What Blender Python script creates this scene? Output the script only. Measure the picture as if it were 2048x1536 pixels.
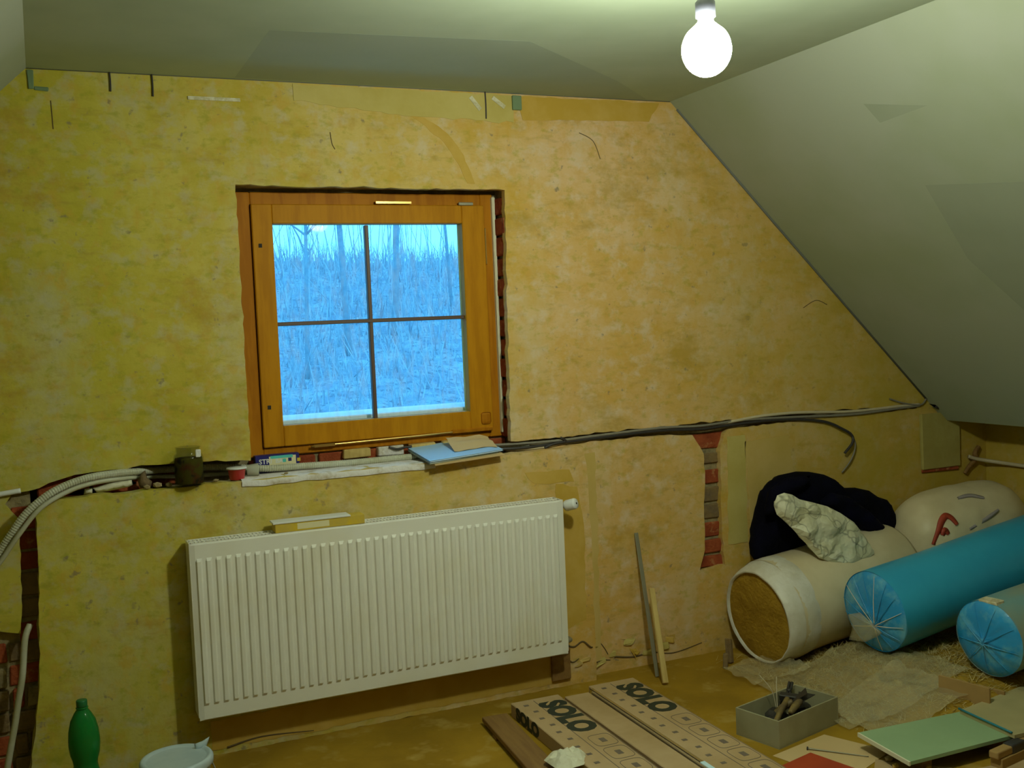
import bpy, bmesh, math, random
from mathutils import Vector, Matrix, noise, geometry
random.seed(11)
for o in list(bpy.data.objects): bpy.data.objects.remove(o, do_unlink=True)
S = bpy.context.scene
C = S.collection

# ------------------------------------------------------------------ camera
cam_d = bpy.data.cameras.new('camera'); cam = bpy.data.objects.new('camera', cam_d); C.objects.link(cam)
R0 = Vector((0.9130825, -0.40554182, -0.04261656)); D0 = Vector((-0.06230003, -0.03545415, -0.99742755)); F0 = Vector((0.40298765, 0.91338865, -0.05763783))
cam.matrix_world = Matrix(((R0.x, -D0.x, -F0.x, 0), (R0.y, -D0.y, -F0.y, -3.73377), (R0.z, -D0.z, -F0.z, 1.43), (0, 0, 0, 1)))
cam_d.sensor_width = 36; cam_d.lens = 37.393; cam_d.clip_end = 300; cam_d.clip_start = 0.02
S.camera = cam
# ------------------------------------------------------------------ sky, exposure
W = bpy.data.worlds.new('overcast_sky'); S.world = W; W.use_nodes = True
bg = W.node_tree.nodes['Background']; bg.inputs[0].default_value = (0.10, 0.45, 0.78, 1); bg.inputs[1].default_value = 3.3
S.view_settings.view_transform = 'Standard'; S.view_settings.look = 'None'
S.view_settings.exposure = 0.0; S.view_settings.gamma = 1.0; S.view_settings.use_curve_mapping = False
BULB = Vector((1.415, -1.693, 2.025)); BULB_STRENGTH = 405.0; BULB_COLOR = (0.92, 1.0, 0.80)

# ------------------------------------------------------------------ materials
def nd(nt, t, **k):
    n = nt.nodes.new(t)
    for a, b in k.items(): setattr(n, a, b)
    return n
def mat(name, col, rough=0.7, col2=None, scale=6.0, detail=5.0, lo=0.4, hi=0.62, bump=0.0, bscale=40.0, metal=0.0, spec=0.5,
        stretch=(1, 1, 1), col3=None, scale3=30.0, lo3=0.62, hi3=0.72, trans=0.0, alpha=1.0, sheen=0.0):
    m = bpy.data.materials.new(name); m.use_nodes = True; nt = m.node_tree
    b = nt.nodes['Principled BSDF']; b.inputs['Roughness'].default_value = rough; b.inputs['Metallic'].default_value = metal
    b.inputs['Specular IOR Level'].default_value = spec; b.inputs['Base Color'].default_value = (*col, 1)
    if trans: b.inputs['Transmission Weight'].default_value = trans
    if alpha < 1: b.inputs['Alpha'].default_value = alpha
    if sheen: b.inputs['Sheen Weight'].default_value = sheen
    tc = nd(nt, 'ShaderNodeTexCoord'); mp = nd(nt, 'ShaderNodeMapping'); mp.inputs['Scale'].default_value = stretch
    nt.links.new(tc.outputs['Object'], mp.inputs[0])
    last = None
    def layer(prev, c, sc, dt, l, h):
        n = nd(nt, 'ShaderNodeTexNoise'); n.inputs['Scale'].default_value = sc; n.inputs['Detail'].default_value = dt; n.inputs['Roughness'].default_value = 0.62
        nt.links.new(mp.outputs[0], n.inputs['Vector'])
        r = nd(nt, 'ShaderNodeMapRange'); r.inputs[1].default_value = l; r.inputs[2].default_value = h
        nt.links.new(n.outputs[0], r.inputs[0])
        x = nd(nt, 'ShaderNodeMix', data_type='RGBA'); nt.links.new(r.outputs[0], x.inputs[0])
        if prev is None: x.inputs[6].default_value = (*col, 1)
        else: nt.links.new(prev, x.inputs[6])
        x.inputs[7].default_value = (*c, 1); return x.outputs[2]
    if col2: last = layer(last, col2, scale, detail, lo, hi)
    if col3: last = layer(last, col3, scale3, 3.0, lo3, hi3)
    if last: nt.links.new(last, b.inputs['Base Color'])
    if bump:
        n = nd(nt, 'ShaderNodeTexNoise'); n.inputs['Scale'].default_value = bscale; n.inputs['Detail'].default_value = 6
        nt.links.new(mp.outputs[0], n.inputs['Vector'])
        bp = nd(nt, 'ShaderNodeBump'); bp.inputs['Strength'].default_value = bump; bp.inputs['Distance'].default_value = 0.01
        nt.links.new(n.outputs[0], bp.inputs['Height']); nt.links.new(bp.outputs[0], b.inputs['Normal'])
    return m

def plaster_mat():
    m = mat('old_plaster', (0.57, 0.415, 0.205), 0.9, bump=0.35, bscale=18, spec=0.15)
    nt = m.node_tree; b = nt.nodes['Principled BSDF']; tc = [n for n in nt.nodes if n.type == 'TEX_COORD'][0]
    def noi(scale, st, det=6, rough=0.65, off=(0, 0, 0)):
        mp = nd(nt, 'ShaderNodeMapping'); mp.inputs['Scale'].default_value = st; mp.inputs['Location'].default_value = off; nt.links.new(tc.outputs['Object'], mp.inputs[0])
        n = nd(nt, 'ShaderNodeTexNoise'); n.inputs['Scale'].default_value = scale; n.inputs['Detail'].default_value = det; n.inputs['Roughness'].default_value = rough
        nt.links.new(mp.outputs[0], n.inputs['Vector']); return n.outputs[0]
    def rng(o, l, h, a=0.0, c=1.0):
        r = nd(nt, 'ShaderNodeMapRange'); r.inputs[1].default_value = l; r.inputs[2].default_value = h; r.inputs[3].default_value = a; r.inputs[4].default_value = c; nt.links.new(o, r.inputs[0]); return r.outputs[0]
    def mix(f, a, c):
        x = nd(nt, 'ShaderNodeMix', data_type='RGBA'); nt.links.new(f, x.inputs[0])
        for i, v in ((6, a), (7, c)):
            if isinstance(v, tuple): x.inputs[i].default_value = (*v, 1)
            else: nt.links.new(v, x.inputs[i])
        return x.outputs[2]
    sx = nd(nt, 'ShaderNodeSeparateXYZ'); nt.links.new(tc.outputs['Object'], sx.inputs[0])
    side = rng(sx.outputs[0], 0.2, 1.9)  # lens colour shading painted into the plaster: olive left, orange right
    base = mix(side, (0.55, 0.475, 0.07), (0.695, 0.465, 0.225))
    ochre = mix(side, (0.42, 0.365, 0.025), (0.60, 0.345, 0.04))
    c = mix(rng(noi(1.7, (1, 1, 1.3)), 0.42, 0.66, 0, .75), base, ochre)
    c = mix(rng(noi(5.5, (1, 1, 1.6), off=(3, 1, 7)), 0.46, 0.66, 0, .7), c, ochre)
    c = mix(rng(noi(2.2, (1.4, 1, .6), off=(9, 2, 1)), 0.50, 0.70, 0, .6), c, mix(side, (0.52, 0.49, 0.26), (0.66, 0.54, 0.34)))
    c = mix(rng(noi(9, (1, 1, 3.0), off=(5, 5, 2)), 0.54, 0.70, 0, .5), c, (0.36, 0.25, 0.05))
    c = mix(rng(noi(13, (1, 1, 1.2), 4, .6, (4, 2, 9)), 0.50, 0.66, 0, .55), c, mix(side, (0.50, 0.47, 0.30), (0.68, 0.56, 0.42)))
    c = mix(rng(noi(15, (1.2, 1, 1), 4, .6, (7, 3, 1)), 0.52, 0.66, 0, .6), c, mix(side, (0.55, 0.37, 0.05), (0.62, 0.36, 0.09)))
    c = mix(rng(noi(19, (1, 1, 1.4), 4, .6, (2, 9, 6)), 0.54, 0.68, 0, .6), c, mix(side, (0.33, 0.33, 0.03), (0.44, 0.34, 0.05)))
    c = mix(rng(noi(3.1, (1, 1, 1.5), 5, .7, (12, 4, 3)), 0.55, 0.68, 0, .6), c, (0.42, 0.27, 0.04))
    c = mix(rng(noi(26, (1, 1, 1), 3, .6, (1, 8, 2)), 0.64, 0.72, 0, .7), c, (0.22, 0.18, 0.12))
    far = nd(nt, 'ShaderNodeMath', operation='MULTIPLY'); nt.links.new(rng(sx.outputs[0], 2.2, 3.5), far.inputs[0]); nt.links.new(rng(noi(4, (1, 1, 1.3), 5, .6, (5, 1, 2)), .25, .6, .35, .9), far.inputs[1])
    c = mix(far.outputs[0], c, (0.46, 0.34, 0.04))  # vignetting at the right end painted in as darker ochre
    nt.links.new(c, b.inputs['Base Color'])
    return m
M = {}
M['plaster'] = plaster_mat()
M['crackm'] = mat('crack_dirt', (.12, .08, .03), .95)
M['gypsum'] = mat('gypsum_board', (0.46, 0.53, 0.39), 0.85, (0.41, 0.48, 0.34), 1.3, 4, .42, .6, bump=.06, bscale=8, spec=.2)
M['gypsum2'] = mat('bare_board_paper', (0.39, 0.45, 0.35), 0.9, (0.36, 0.42, 0.31), 1.6, 4, spec=.2)
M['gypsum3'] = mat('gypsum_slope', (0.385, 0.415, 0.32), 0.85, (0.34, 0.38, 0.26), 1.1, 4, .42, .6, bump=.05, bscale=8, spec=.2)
M['slope2'] = mat('darker_slope', (0.325, 0.36, 0.265), 0.9, (0.30, 0.335, 0.24), 1.6, 4, spec=.2)
M['floor'] = mat('dusty_boards', (0.35, 0.205, 0.014), 0.85, (0.27, 0.155, 0.01), 2.5, 6, .4, .62, bump=.15, bscale=30, col3=(.42, .28, .06), scale3=7, lo3=.55, hi3=.7, spec=.2)
M['brick'] = mat('red_brick', (0.36, 0.085, 0.03), 0.9, (0.25, 0.05, 0.02), 14, 5, bump=.6, bscale=60, col3=(.45, .2, .08), scale3=25, lo3=.6, hi3=.72, spec=.15)
M['brick2'] = mat('sooty_brick', (0.24, 0.16, 0.07), 0.9, (0.17, 0.12, 0.07), 14, 5, bump=.6, bscale=60, spec=.15)
M['mortar'] = mat('lime_mortar', (0.36, 0.29, 0.15), 0.95, (0.22, 0.18, 0.10), 20, 6, bump=.8, bscale=50, spec=.1)
M['dust'] = mat('white_plaster_dust', (0.72, 0.68, 0.66), 0.95, (0.5, 0.42, 0.3), 16, 6, .5, .66, bump=.5, bscale=60, spec=.1)
M['wood'] = mat('varnished_pine', (0.52, 0.225, 0.008), 0.5, (0.44, 0.18, 0.006), 5, 4, .42, .6, stretch=(6, 6, .7), spec=.08)
M['wood_dark'] = mat('pine_frame', (0.47, 0.18, 0.008), 0.5, (0.38, 0.135, 0.006), 5, 4, .42, .6, stretch=(6, 6, .7), spec=.08)
M['lath'] = mat('raw_lath', (0.62, 0.45, 0.16), 0.75, (0.5, 0.34, 0.1), 9, 4, stretch=(5, 5, .6))
M['plank'] = mat('brown_plank', (0.26, 0.14, 0.035), 0.7, (0.2, 0.1, 0.025), 6, 4, stretch=(6, .6, 6))
M['muntin'] = mat('brown_glazing_bar', (0.10, 0.055, 0.035), 0.5)
M['brass'] = mat('brass_fitting', (0.75, 0.5, 0.16), 0.3, metal=1)
M['dark'] = mat('dark_gap', (0.03, 0.025, 0.02), 0.9)
M['seam'] = mat('grey_sealant', (0.16, 0.17, 0.15), 0.9)
M['white_paint'] = mat('white_radiator_enamel', (0.80, 0.78, 0.72), 0.35, (0.76, 0.72, 0.6), 3, 3, .5, .7)
M['white_plastic'] = mat('white_plastic', (0.74, 0.75, 0.75), 0.4)
M['bucket'] = mat('bucket_plastic', (0.50, 0.60, 0.66), 0.35, (.42, .53, .6), 9, 3)
M['conduit'] = mat('grey_conduit', (0.52, 0.52, 0.42), 0.5, (0.44, 0.43, 0.3), 12, 3)
M['cable_b'] = mat('black_cable', (0.035, 0.03, 0.03), 0.45)
M['cable_g'] = mat('grey_cable', (0.22, 0.2, 0.16), 0.5)
M['cable_w'] = mat('pale_cable', (0.55, 0.47, 0.32), 0.55)
M['card'] = mat('cardboard', (0.50, 0.35, 0.19), 0.8, (0.43, 0.29, 0.14), 4, 4, bump=.05, spec=.2)
M['card2'] = mat('brown_card', (0.40, 0.25, 0.09), 0.85, (0.33, 0.2, 0.07), 4, 4, spec=.2)
M['card_grey'] = mat('grey_card', (0.36, 0.33, 0.20), 0.85, (0.3, 0.27, 0.15), 5, 4, spec=.2)
M['ink'] = mat('black_print', (0.02, 0.03, 0.02), 0.6)
M['ink2'] = mat('grey_print', (0.16, 0.12, 0.09), 0.7)
M['alu'] = mat('aluminium', (0.82, 0.84, 0.86), 0.25, metal=1)
M['steel'] = mat('grey_steel', (0.30, 0.28, 0.2), 0.5, metal=.4)
M['green_board'] = mat('green_plasterboard', (0.31, 0.44, 0.24), 0.8, (0.28, 0.40, 0.22), 4, 3, spec=.2)
M['tan_board'] = mat('tan_plasterboard', (0.44, 0.37, 0.19), 0.8, (0.38, 0.33, 0.16), 4, 3, spec=.2)
M['chalk'] = mat('white_board_edge', (0.72, 0.68, 0.5), 0.9)
M['blue_roll'] = mat('blue_foam', (0.035, 0.40, 0.66), 0.38, (0.03, 0.36, 0.62), 5, 3, bump=.15, bscale=9, spec=.6)
M['blue_end'] = mat('blue_wrapped_end', (0.02, 0.31, 0.68), 0.25, (0.14, 0.47, 0.68), 9, 5, .5, .66, bump=.5, bscale=12, spec=.7)
M['beige_film'] = mat('beige_wrap', (0.30, 0.36, 0.27), 0.35, (0.20, 0.36, 0.36), 5, 3, bump=.15, bscale=9)
M['white_roll'] = mat('white_wrapped_wool', (0.70, 0.60, 0.40), 0.45, (0.62, 0.52, 0.32), 5, 3, bump=.15, bscale=10)
M['wool'] = mat('mineral_wool', (0.40, 0.245, 0.03), 0.95, (0.32, 0.19, 0.022), 12, 5, bump=.6, bscale=70, spec=.05)
M['film'] = mat('milky_film', (0.70, 0.67, 0.6), 0.5, (0.6, 0.56, 0.45), 9, 4, bump=.5, bscale=20, spec=.7)
M['film_clear'] = mat('clear_film', (0.66, 0.58, 0.34), 0.3, bump=.5, bscale=22, alpha=.32, spec=.7)
M['cloth'] = mat('navy_cloth', (0.0012, 0.0012, 0.004), 0.9, (0.002, 0.002, 0.010), 9, 4, bump=.4, bscale=30, spec=.1)
M['crumple'] = mat('crumpled_white', (0.74, 0.71, 0.55), 0.6, (0.6, 0.55, 0.38), 8, 5, bump=.4, bscale=25)
def bag_mat():
    m = mat('crumpled_bag_plastic', (0.74, 0.73, 0.56), .5, (.58, .55, .36), 9, 4, bump=.5, bscale=22); nt = m.node_tree; b = nt.nodes['Principled BSDF']
    src = b.inputs['Base Color'].links[0].from_socket; tc = [n for n in nt.nodes if n.type == 'TEX_COORD'][0]
    v = nd(nt, 'ShaderNodeTexVoronoi', feature='DISTANCE_TO_EDGE'); v.inputs['Scale'].default_value = 7
    n = nd(nt, 'ShaderNodeTexNoise'); n.inputs['Scale'].default_value = 7; ad = nd(nt, 'ShaderNodeMix', data_type='VECTOR'); ad.inputs[0].default_value = .25
    nt.links.new(tc.outputs['Object'], n.inputs['Vector']); nt.links.new(tc.outputs['Object'], ad.inputs[4]); nt.links.new(n.outputs['Color'], ad.inputs[5]); nt.links.new(ad.outputs[1], v.inputs['Vector'])
    r = nd(nt, 'ShaderNodeMapRange'); r.inputs[1].default_value = .0; r.inputs[2].default_value = .03; r.inputs[3].default_value = .6; r.inputs[4].default_value = 0; nt.links.new(v.outputs['Distance'], r.inputs[0])
    x = nd(nt, 'ShaderNodeMix', data_type='RGBA'); nt.links.new(r.outputs[0], x.inputs[0]); nt.links.new(src, x.inputs[6]); x.inputs[7].default_value = (.10, .10, .06, 1); nt.links.new(x.outputs[2], b.inputs['Base Color']); return m
M['bagm'] = bag_mat()
M['red'] = mat('red_cover', (0.42, 0.05, 0.012), 0.5, (.36, .04, .01), 6, 3)
M['red_tub'] = mat('red_plastic', (0.52, 0.035, 0.03), 0.35)
M['red_ink'] = mat('red_print', (0.40, 0.05, 0.02), 0.6)
M['violet_ink'] = mat('faded_violet_print', (0.36, 0.31, 0.32), 0.7)
M['navy'] = mat('navy_print', (0.012, 0.012, 0.16), 0.4)
M['teal'] = mat('teal_print', (0.1, 0.55, 0.5), 0.4)
M['cream'] = mat('cream_print', (0.75, 0.68, 0.42), 0.5)
M['yellow'] = mat('yellow_card', (0.66, 0.46, 0.02), 0.6, (.56, .4, .06), 18, 4)
M['paper'] = mat('white_paper', (0.74, 0.74, 0.72), 0.8)
M['paper_daylit'] = mat('daylit_cover', (0.36, 0.62, 0.95), 0.45)  # blue window daylight painted into a white cover
M['paper_tan'] = mat('tan_paper', (0.60, 0.42, 0.20), 0.8)
M['green_cover'] = mat('green_grey_cover', (0.14, 0.2, 0.15), 0.6)
M['tealcord'] = mat('teal_plastic', (0.02, 0.2, 0.26), 0.4)
M['tape'] = mat('shiny_tape', (0.72, 0.68, 0.5), 0.18, (.55, .5, .3), 60, 2, spec=.8)
M['greentab'] = mat('green_tab', (0.16, 0.24, 0.12), 0.7)
M['rubble'] = mat('rubble', (0.45, 0.36, 0.2), 0.95, (.3, .22, .1), 25, 4, bump=.6)
M['socket'] = mat('grey_lamp_socket', (0.02, 0.02, 0.03), 0.6)
M['frost'] = mat('pale_winter_litter', (0.22, 0.31, 0.40), 0.95, (0.36, 0.46, 0.50), 2.6, 9, .42, .62, col3=(.12, .2, .27), scale3=9, lo3=.52, hi3=.66)
M['twig'] = mat('pale_twig', (0.50, 0.6, 0.64), 0.9, (.26, .36, .44), 2.5, 4)
M['bark'] = mat('pale_bark', (0.28, 0.40, 0.46), 0.9, (.2, .31, .38), 6, 4)

def glass_mat():
    m = bpy.data.materials.new('window_glass'); m.use_nodes = True; nt = m.node_tree; nt.nodes.clear()
    o = nd(nt, 'ShaderNodeOutputMaterial'); t = nd(nt, 'ShaderNodeBsdfTransparent'); t.inputs[0].default_value = (.95, .98, 1, 1)
    g = nd(nt, 'ShaderNodeBsdfGlossy'); g.inputs['Roughness'].default_value = 0.03
    d = nd(nt, 'ShaderNodeBsdfDiffuse'); d.inputs[0].default_value = (.8, .85, .9, 1)
    fr = nd(nt, 'ShaderNodeFresnel'); fr.inputs[0].default_value = 1.06
    a = nd(nt, 'ShaderNodeMixShader'); b = nd(nt, 'ShaderNodeMixShader')
    n = nd(nt, 'ShaderNodeTexNoise'); n.inputs['Scale'].default_value = 30; n.inputs['Detail'].default_value = 8
    tc = nd(nt, 'ShaderNodeTexCoord'); mp = nd(nt, 'ShaderNodeMapping'); mp.inputs['Scale'].default_value = (1.5, 1, .5); nt.links.new(tc.outputs['Object'], mp.inputs[0]); nt.links.new(mp.outputs[0], n.inputs['Vector'])
    r = nd(nt, 'ShaderNodeMapRange'); r.inputs[1].default_value = .45; r.inputs[2].default_value = .75; r.inputs[3].default_value = .02; r.inputs[4].default_value = .13
    nt.links.new(n.outputs[0], r.inputs[0]); nt.links.new(r.outputs[0], b.inputs[0])
    nt.links.new(fr.outputs[0], a.inputs[0]); nt.links.new(t.outputs[0], a.inputs[1]); nt.links.new(g.outputs[0], a.inputs[2])
    nt.links.new(a.outputs[0], b.inputs[1]); nt.links.new(d.outputs[0], b.inputs[2]); nt.links.new(b.outputs[0], o.inputs[0]); return m
M['glass'] = glass_mat()
def clear_mat(name, col, w, db=.8):
    m = bpy.data.materials.new(name); m.use_nodes = True; nt = m.node_tree; nt.nodes.clear()
    o = nd(nt, 'ShaderNodeOutputMaterial'); t = nd(nt, 'ShaderNodeBsdfTransparent'); t.inputs[0].default_value = (*col, 1)
    p = nd(nt, 'ShaderNodeBsdfPrincipled'); p.inputs['Base Color'].default_value = (*[c * db for c in col], 1); p.inputs['Roughness'].default_value = .08
    x = nd(nt, 'ShaderNodeMixShader'); x.inputs[0].default_value = w
    nt.links.new(t.outputs[0], x.inputs[1]); nt.links.new(p.outputs[0], x.inputs[2]); nt.links.new(x.outputs[0], o.inputs[0]); return m
M['jar'] = clear_mat('jar_glass', (.93, .95, .88), .10, .03)
M['cup'] = clear_mat('clear_cup', (.9, .9, .8), .45)
M['pet'] = clear_mat('green_bottle_plastic', (.02, .34, .06), .62)
mb = bpy.data.materials.new('lit_bulb'); mb.use_nodes = True; bb = mb.node_tree.nodes['Principled BSDF']
bb.inputs['Emission Color'].default_value = (*BULB_COLOR, 1); bb.inputs['Emission Strength'].default_value = BULB_STRENGTH; M['bulb'] = mb

# ------------------------------------------------------------------ helpers
def link(name, me, m, parent=None, smooth=False):
    o = bpy.data.objects.new(name, me); C.objects.link(o)
    if m is not None and not me.materials: me.materials.append(M[m] if isinstance(m, str) else m)
    if parent: o.parent = parent
    if smooth:
        for p in me.polygons: p.use_smooth = True
    return o
def obj(name, v, f, m, parent=None, smooth=False):
    me = bpy.data.meshes.new(name); me.from_pydata([tuple(x) for x in v], [], [tuple(x) for x in f]); me.update()
    bm = bmesh.new(); bm.from_mesh(me); bmesh.ops.recalc_face_normals(bm, faces=bm.faces); bm.to_mesh(me); bm.free()
    return link(name, me, m, parent, smooth)
def bmo(name, bm, m, parent=None, smooth=False):
    me = bpy.data.meshes.new(name); bm.to_mesh(me); bm.free(); return link(name, me, m, parent, smooth)
def tag(o, label, cat, group=None):
    o['label'] = label; o['category'] = cat
    if group: o['group'] = group
    return o
def struct(o, label=None, cat=None):
    o['kind'] = 'structure'
    if label: o['label'] = label
    if cat: o['category'] = cat
    return o
def thing(name, label, cat, loc=(0, 0, 0), rot=(0, 0, 0), group=None):
    o = bpy.data.objects.new(name, None); C.objects.link(o); o.location = loc; o.rotation_euler = rot; o.empty_display_size = .05
    return tag(o, label, cat, group)
def bbox(bm, x0, x1, y0, y1, z0, z1, bev=0.0, seg=1, jit=0.0):
    t = bmesh.new(); r = bmesh.ops.create_cube(t, size=1)
    for v in r['verts']: v.co = Vector(((x0 + x1) / 2 + v.co.x * (x1 - x0), (y0 + y1) / 2 + v.co.y * (y1 - y0), (z0 + z1) / 2 + v.co.z * (z1 - z0))) + Vector((random.uniform(-jit, jit), random.uniform(-jit, jit), random.uniform(-jit, jit)))
    if bev: bmesh.ops.bevel(t, geom=t.edges[:] + t.verts[:], offset=bev, segments=seg, affect='EDGES', profile=.5)
    me = bpy.data.meshes.new('t'); t.to_mesh(me); t.free(); bm.from_mesh(me); bpy.data.meshes.remove(me)
def box(name, x0, x1, y0, y1, z0, z1, m, parent=None, bev=0.0, seg=1, jit=0.0):
    bm = bmesh.new(); bbox(bm, x0, x1, y0, y1, z0, z1, bev, seg, jit); return bmo(name, bm, m, parent)
def smoothpath(pts, n=8):
    P = [Vector(p) for p in pts]; out = []
    for i in range(len(P) - 1):
        a = P[max(i - 1, 0)]; b = P[i]; c = P[i + 1]; d = P[min(i + 2, len(P) - 1)]
        for k in range(n):
            t = k / n
            out.append(0.5 * ((2 * b) + (c - a) * t + (2 * a - 5 * b + 4 * c - d) * t * t + (3 * b - a - 3 * c + d) * t ** 3))
    out.append(P[-1]); return out
def tube_data(path, r, n=8, ridge=0.0, ridge_len=.006):
    V = []; Fc = []; up = Vector((0, 0, 1)); prev = None; s = 0
    for i, p in enumerate(path):
        t = (path[min(i + 1, len(path) - 1)] - path[max(i - 1, 0)]).normalized()
        if prev is None:
            nrm = t.cross(up)
            if nrm.length < .1: nrm = t.cross(Vector((1, 0, 0)))
            nrm.normalize()
        else: nrm = (prev - t * prev.dot(t)).normalized()
        prev = nrm; bn = t.cross(nrm)
        rr = (r(i / (len(path) - 1)) if callable(r) else r) + (ridge if (i % 2) else 0)
        for k in range(n):
            a = 2 * math.pi * k / n; V.append(p + nrm * (rr * math.cos(a)) + bn * (rr * math.sin(a)))
    L = len(path)
    for i in range(L - 1):
        for k in range(n): Fc.append((i * n + k, i * n + (k + 1) % n, (i + 1) * n + (k + 1) % n, (i + 1) * n + k))
    Fc.append(tuple(range(n - 1, -1, -1))); Fc.append(tuple((L - 1) * n + k for k in range(n)))
    return V, Fc
def tube(name, pts, r, m, parent=None, n=8, seg=8, ridge=0.0, straight=False):
    path = [Vector(p) for p in pts] if straight else smoothpath(pts, seg)
    if ridge:
        L = [0]
        for a, b in zip(path, path[1:]): L.append(L[-1] + (b - a).length)
        q = []; s = 0; i = 0
        while s < L[-1]:
            while L[i + 1] < s: i += 1
            q.append(path[i].lerp(path[i + 1], (s - L[i]) / max(1e-9, L[i + 1] - L[i]))); s += .004
        path = q
    V, Fc = tube_data(path, r, n, ridge); return obj(name, V, Fc, m, parent, smooth=not ridge)
def lathe(name, prof, m, parent=None, n=32, smooth=True, cap=True):
    V = []; Fc = []
    for r, z in prof:
        for k in range(n):
            a = 2 * math.pi * k / n; V.append((r * math.cos(a), r * math.sin(a), z))
    for i in range(len(prof) - 1):
        for k in range(n): Fc.append((i * n + k, i * n + (k + 1) % n, (i + 1) * n + (k + 1) % n, (i + 1) * n + k))
    if cap: Fc.append(tuple(range(n - 1, -1, -1))); Fc.append(tuple((len(prof) - 1) * n + k for k in range(n)))
    return obj(name, V, Fc, m, parent, smooth)
def slab(name, loops, frame, t0, t1, m, parent=None):
    """polygon with holes, extruded; frame = function (u,v,w)->xyz"""
    polys = [[Vector((u, v, 0)) for u, v in L] for L in loops]
    tris = geometry.tessellate_polygon(polys); pts = [p for L in polys for p in L]; n = len(pts)
    V = [frame(p.x, p.y, t0) for p in pts] + [frame(p.x, p.y, t1) for p in pts]
    Fc = [tuple(t) for t in tris] + [tuple(i + n for i in reversed(t)) for t in tris]
    k = 0
    for L in loops:
        c = len(L)
        for i in range(c): Fc.append((k + i, k + (i + 1) % c, n + k + (i + 1) % c, n + k + i))
        k += c
    return obj(name, V, Fc, m, parent)
XZ = lambda u, v, w: (u, w, v)
XY = lambda u, v, w: (u, v, w)
def rough_loop(L, step=.03, amp=.004, seed=0):
    out = []
    for (a, b) in zip(L, L[1:] + L[:1]):
        a = Vector((*a, 0)); b = Vector((*b, 0)); n = max(1, int((b - a).length / step)); d = (b - a); q = Vector((-d.y, d.x, 0)); q = q.normalized() if q.length else q
        for i in range(n):
            p = a + d * (i / n); off = q * (noise.noise(Vector((p.x * 23 + seed, p.y * 23, seed))) * amp * 2 + random.uniform(-amp, amp) * .5)
            if i == 0: off *= .4
            out.append((p.x + off.x, p.y + off.y))
    return out
def pillow(name, outline, frame, T, m, parent=None, step=.02, R=.08, crumple=.01, cs=14.0, back=1.0, seed=0, ridged=False, smooth=True):
    """closed soft body: outline in (u,v), swollen along w"""
    B = []
    for a, b in zip(outline, outline[1:] + outline[:1]):
        a = Vector(a); b = Vector(b); n = max(1, int((b - a).length / step))
        for i in range(n): B.append(a.lerp(b, i / n))
    nb = len(B)
    def dist(p):
        d = 9
        for i in range(nb):
            a = B[i]; e = B[(i + 1) % nb] - a; t = max(0, min(1, (p - a).dot(e) / max(1e-12, e.length_squared))); d = min(d, (p - a - e * t).length)
        return d
    us = [p.x for p in B]; vs = [p.y for p in B]; pts = list(B); u = min(us)
    row = 0
    while u < max(us):
        v = min(vs) + (step / 2 if row % 2 else 0)
        while v < max(vs): pts.append(Vector((u + random.uniform(-.2, .2) * step, v + random.uniform(-.2, .2) * step))); v += step
        u += step; row += 1
    keep = pts[:nb] + [p for p in pts[nb:] if dist(p) > step * .45]
    vo, eo, fo, _, _, _ = geometry.delaunay_2d_cdt(keep, [(i, (i + 1) % nb) for i in range(nb)], [], 1, 1e-6)
    vo = [Vector(p) for p in vo]; d = [dist(p) for p in vo]; n = len(vo); V = []; idx = {}
    def nz(p, s): 
        q = Vector((p.x * cs, p.y * cs, seed + s))
        k = noise.noise(q) + .5 * noise.noise(q * 2.1)
        return (1 - 2.4 * abs(k)) * .7 - .35 * abs(noise.noise(q * 3.7)) if ridged else k
    for p, dd in zip(vo, d):
        e = min(dd / R, 1); h = math.sqrt(max(0, 1 - (1 - e) ** 2)); V.append(frame(p.x, p.y, T * h + crumple * nz(p, 0) * min(1, dd / .02)))
    for i, (p, dd) in enumerate(zip(vo, d)):
        if dd < 1e-5: idx[i] = i
        else:
            e = min(dd / R, 1); h = math.sqrt(max(0, 1 - (1 - e) ** 2)); idx[i] = len(V); V.append(frame(p.x, p.y, -back * T * h + crumple * nz(p, 9) * min(1, dd / .02) * .5))
    Fc = [tuple(f) for f in fo] + [tuple(idx[i] for i in reversed(f)) for f in fo]
    return obj(name, V, Fc, m, parent, smooth=smooth)
def text(name, s, size, m, parent, mw, bold=0.0, sx=1.0, depth=.0004):
    c = bpy.data.curves.new(name, 'FONT'); c.body = s; c.size = size; c.extrude = depth; c.offset = bold; c.resolution_u = 3
    t = bpy.data.objects.new('t', c); C.objects.link(t); dg = bpy.context.evaluated_depsgraph_get()
    me = bpy.data.meshes.new_from_object(t.evaluated_get(dg)); bpy.data.objects.remove(t); bpy.data.curves.remove(c)
    me.transform(Matrix.Diagonal((sx, 1, 1, 1))); me.transform(mw); me.name = name
    return link(name, me, m, parent)
def basis(o, ex, ey, ez): return Matrix(((ex[0], ey[0], ez[0], o[0]), (ex[1], ey[1], ez[1], o[1]), (ex[2], ey[2], ez[2], o[2]), (0, 0, 0, 1)))

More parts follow.
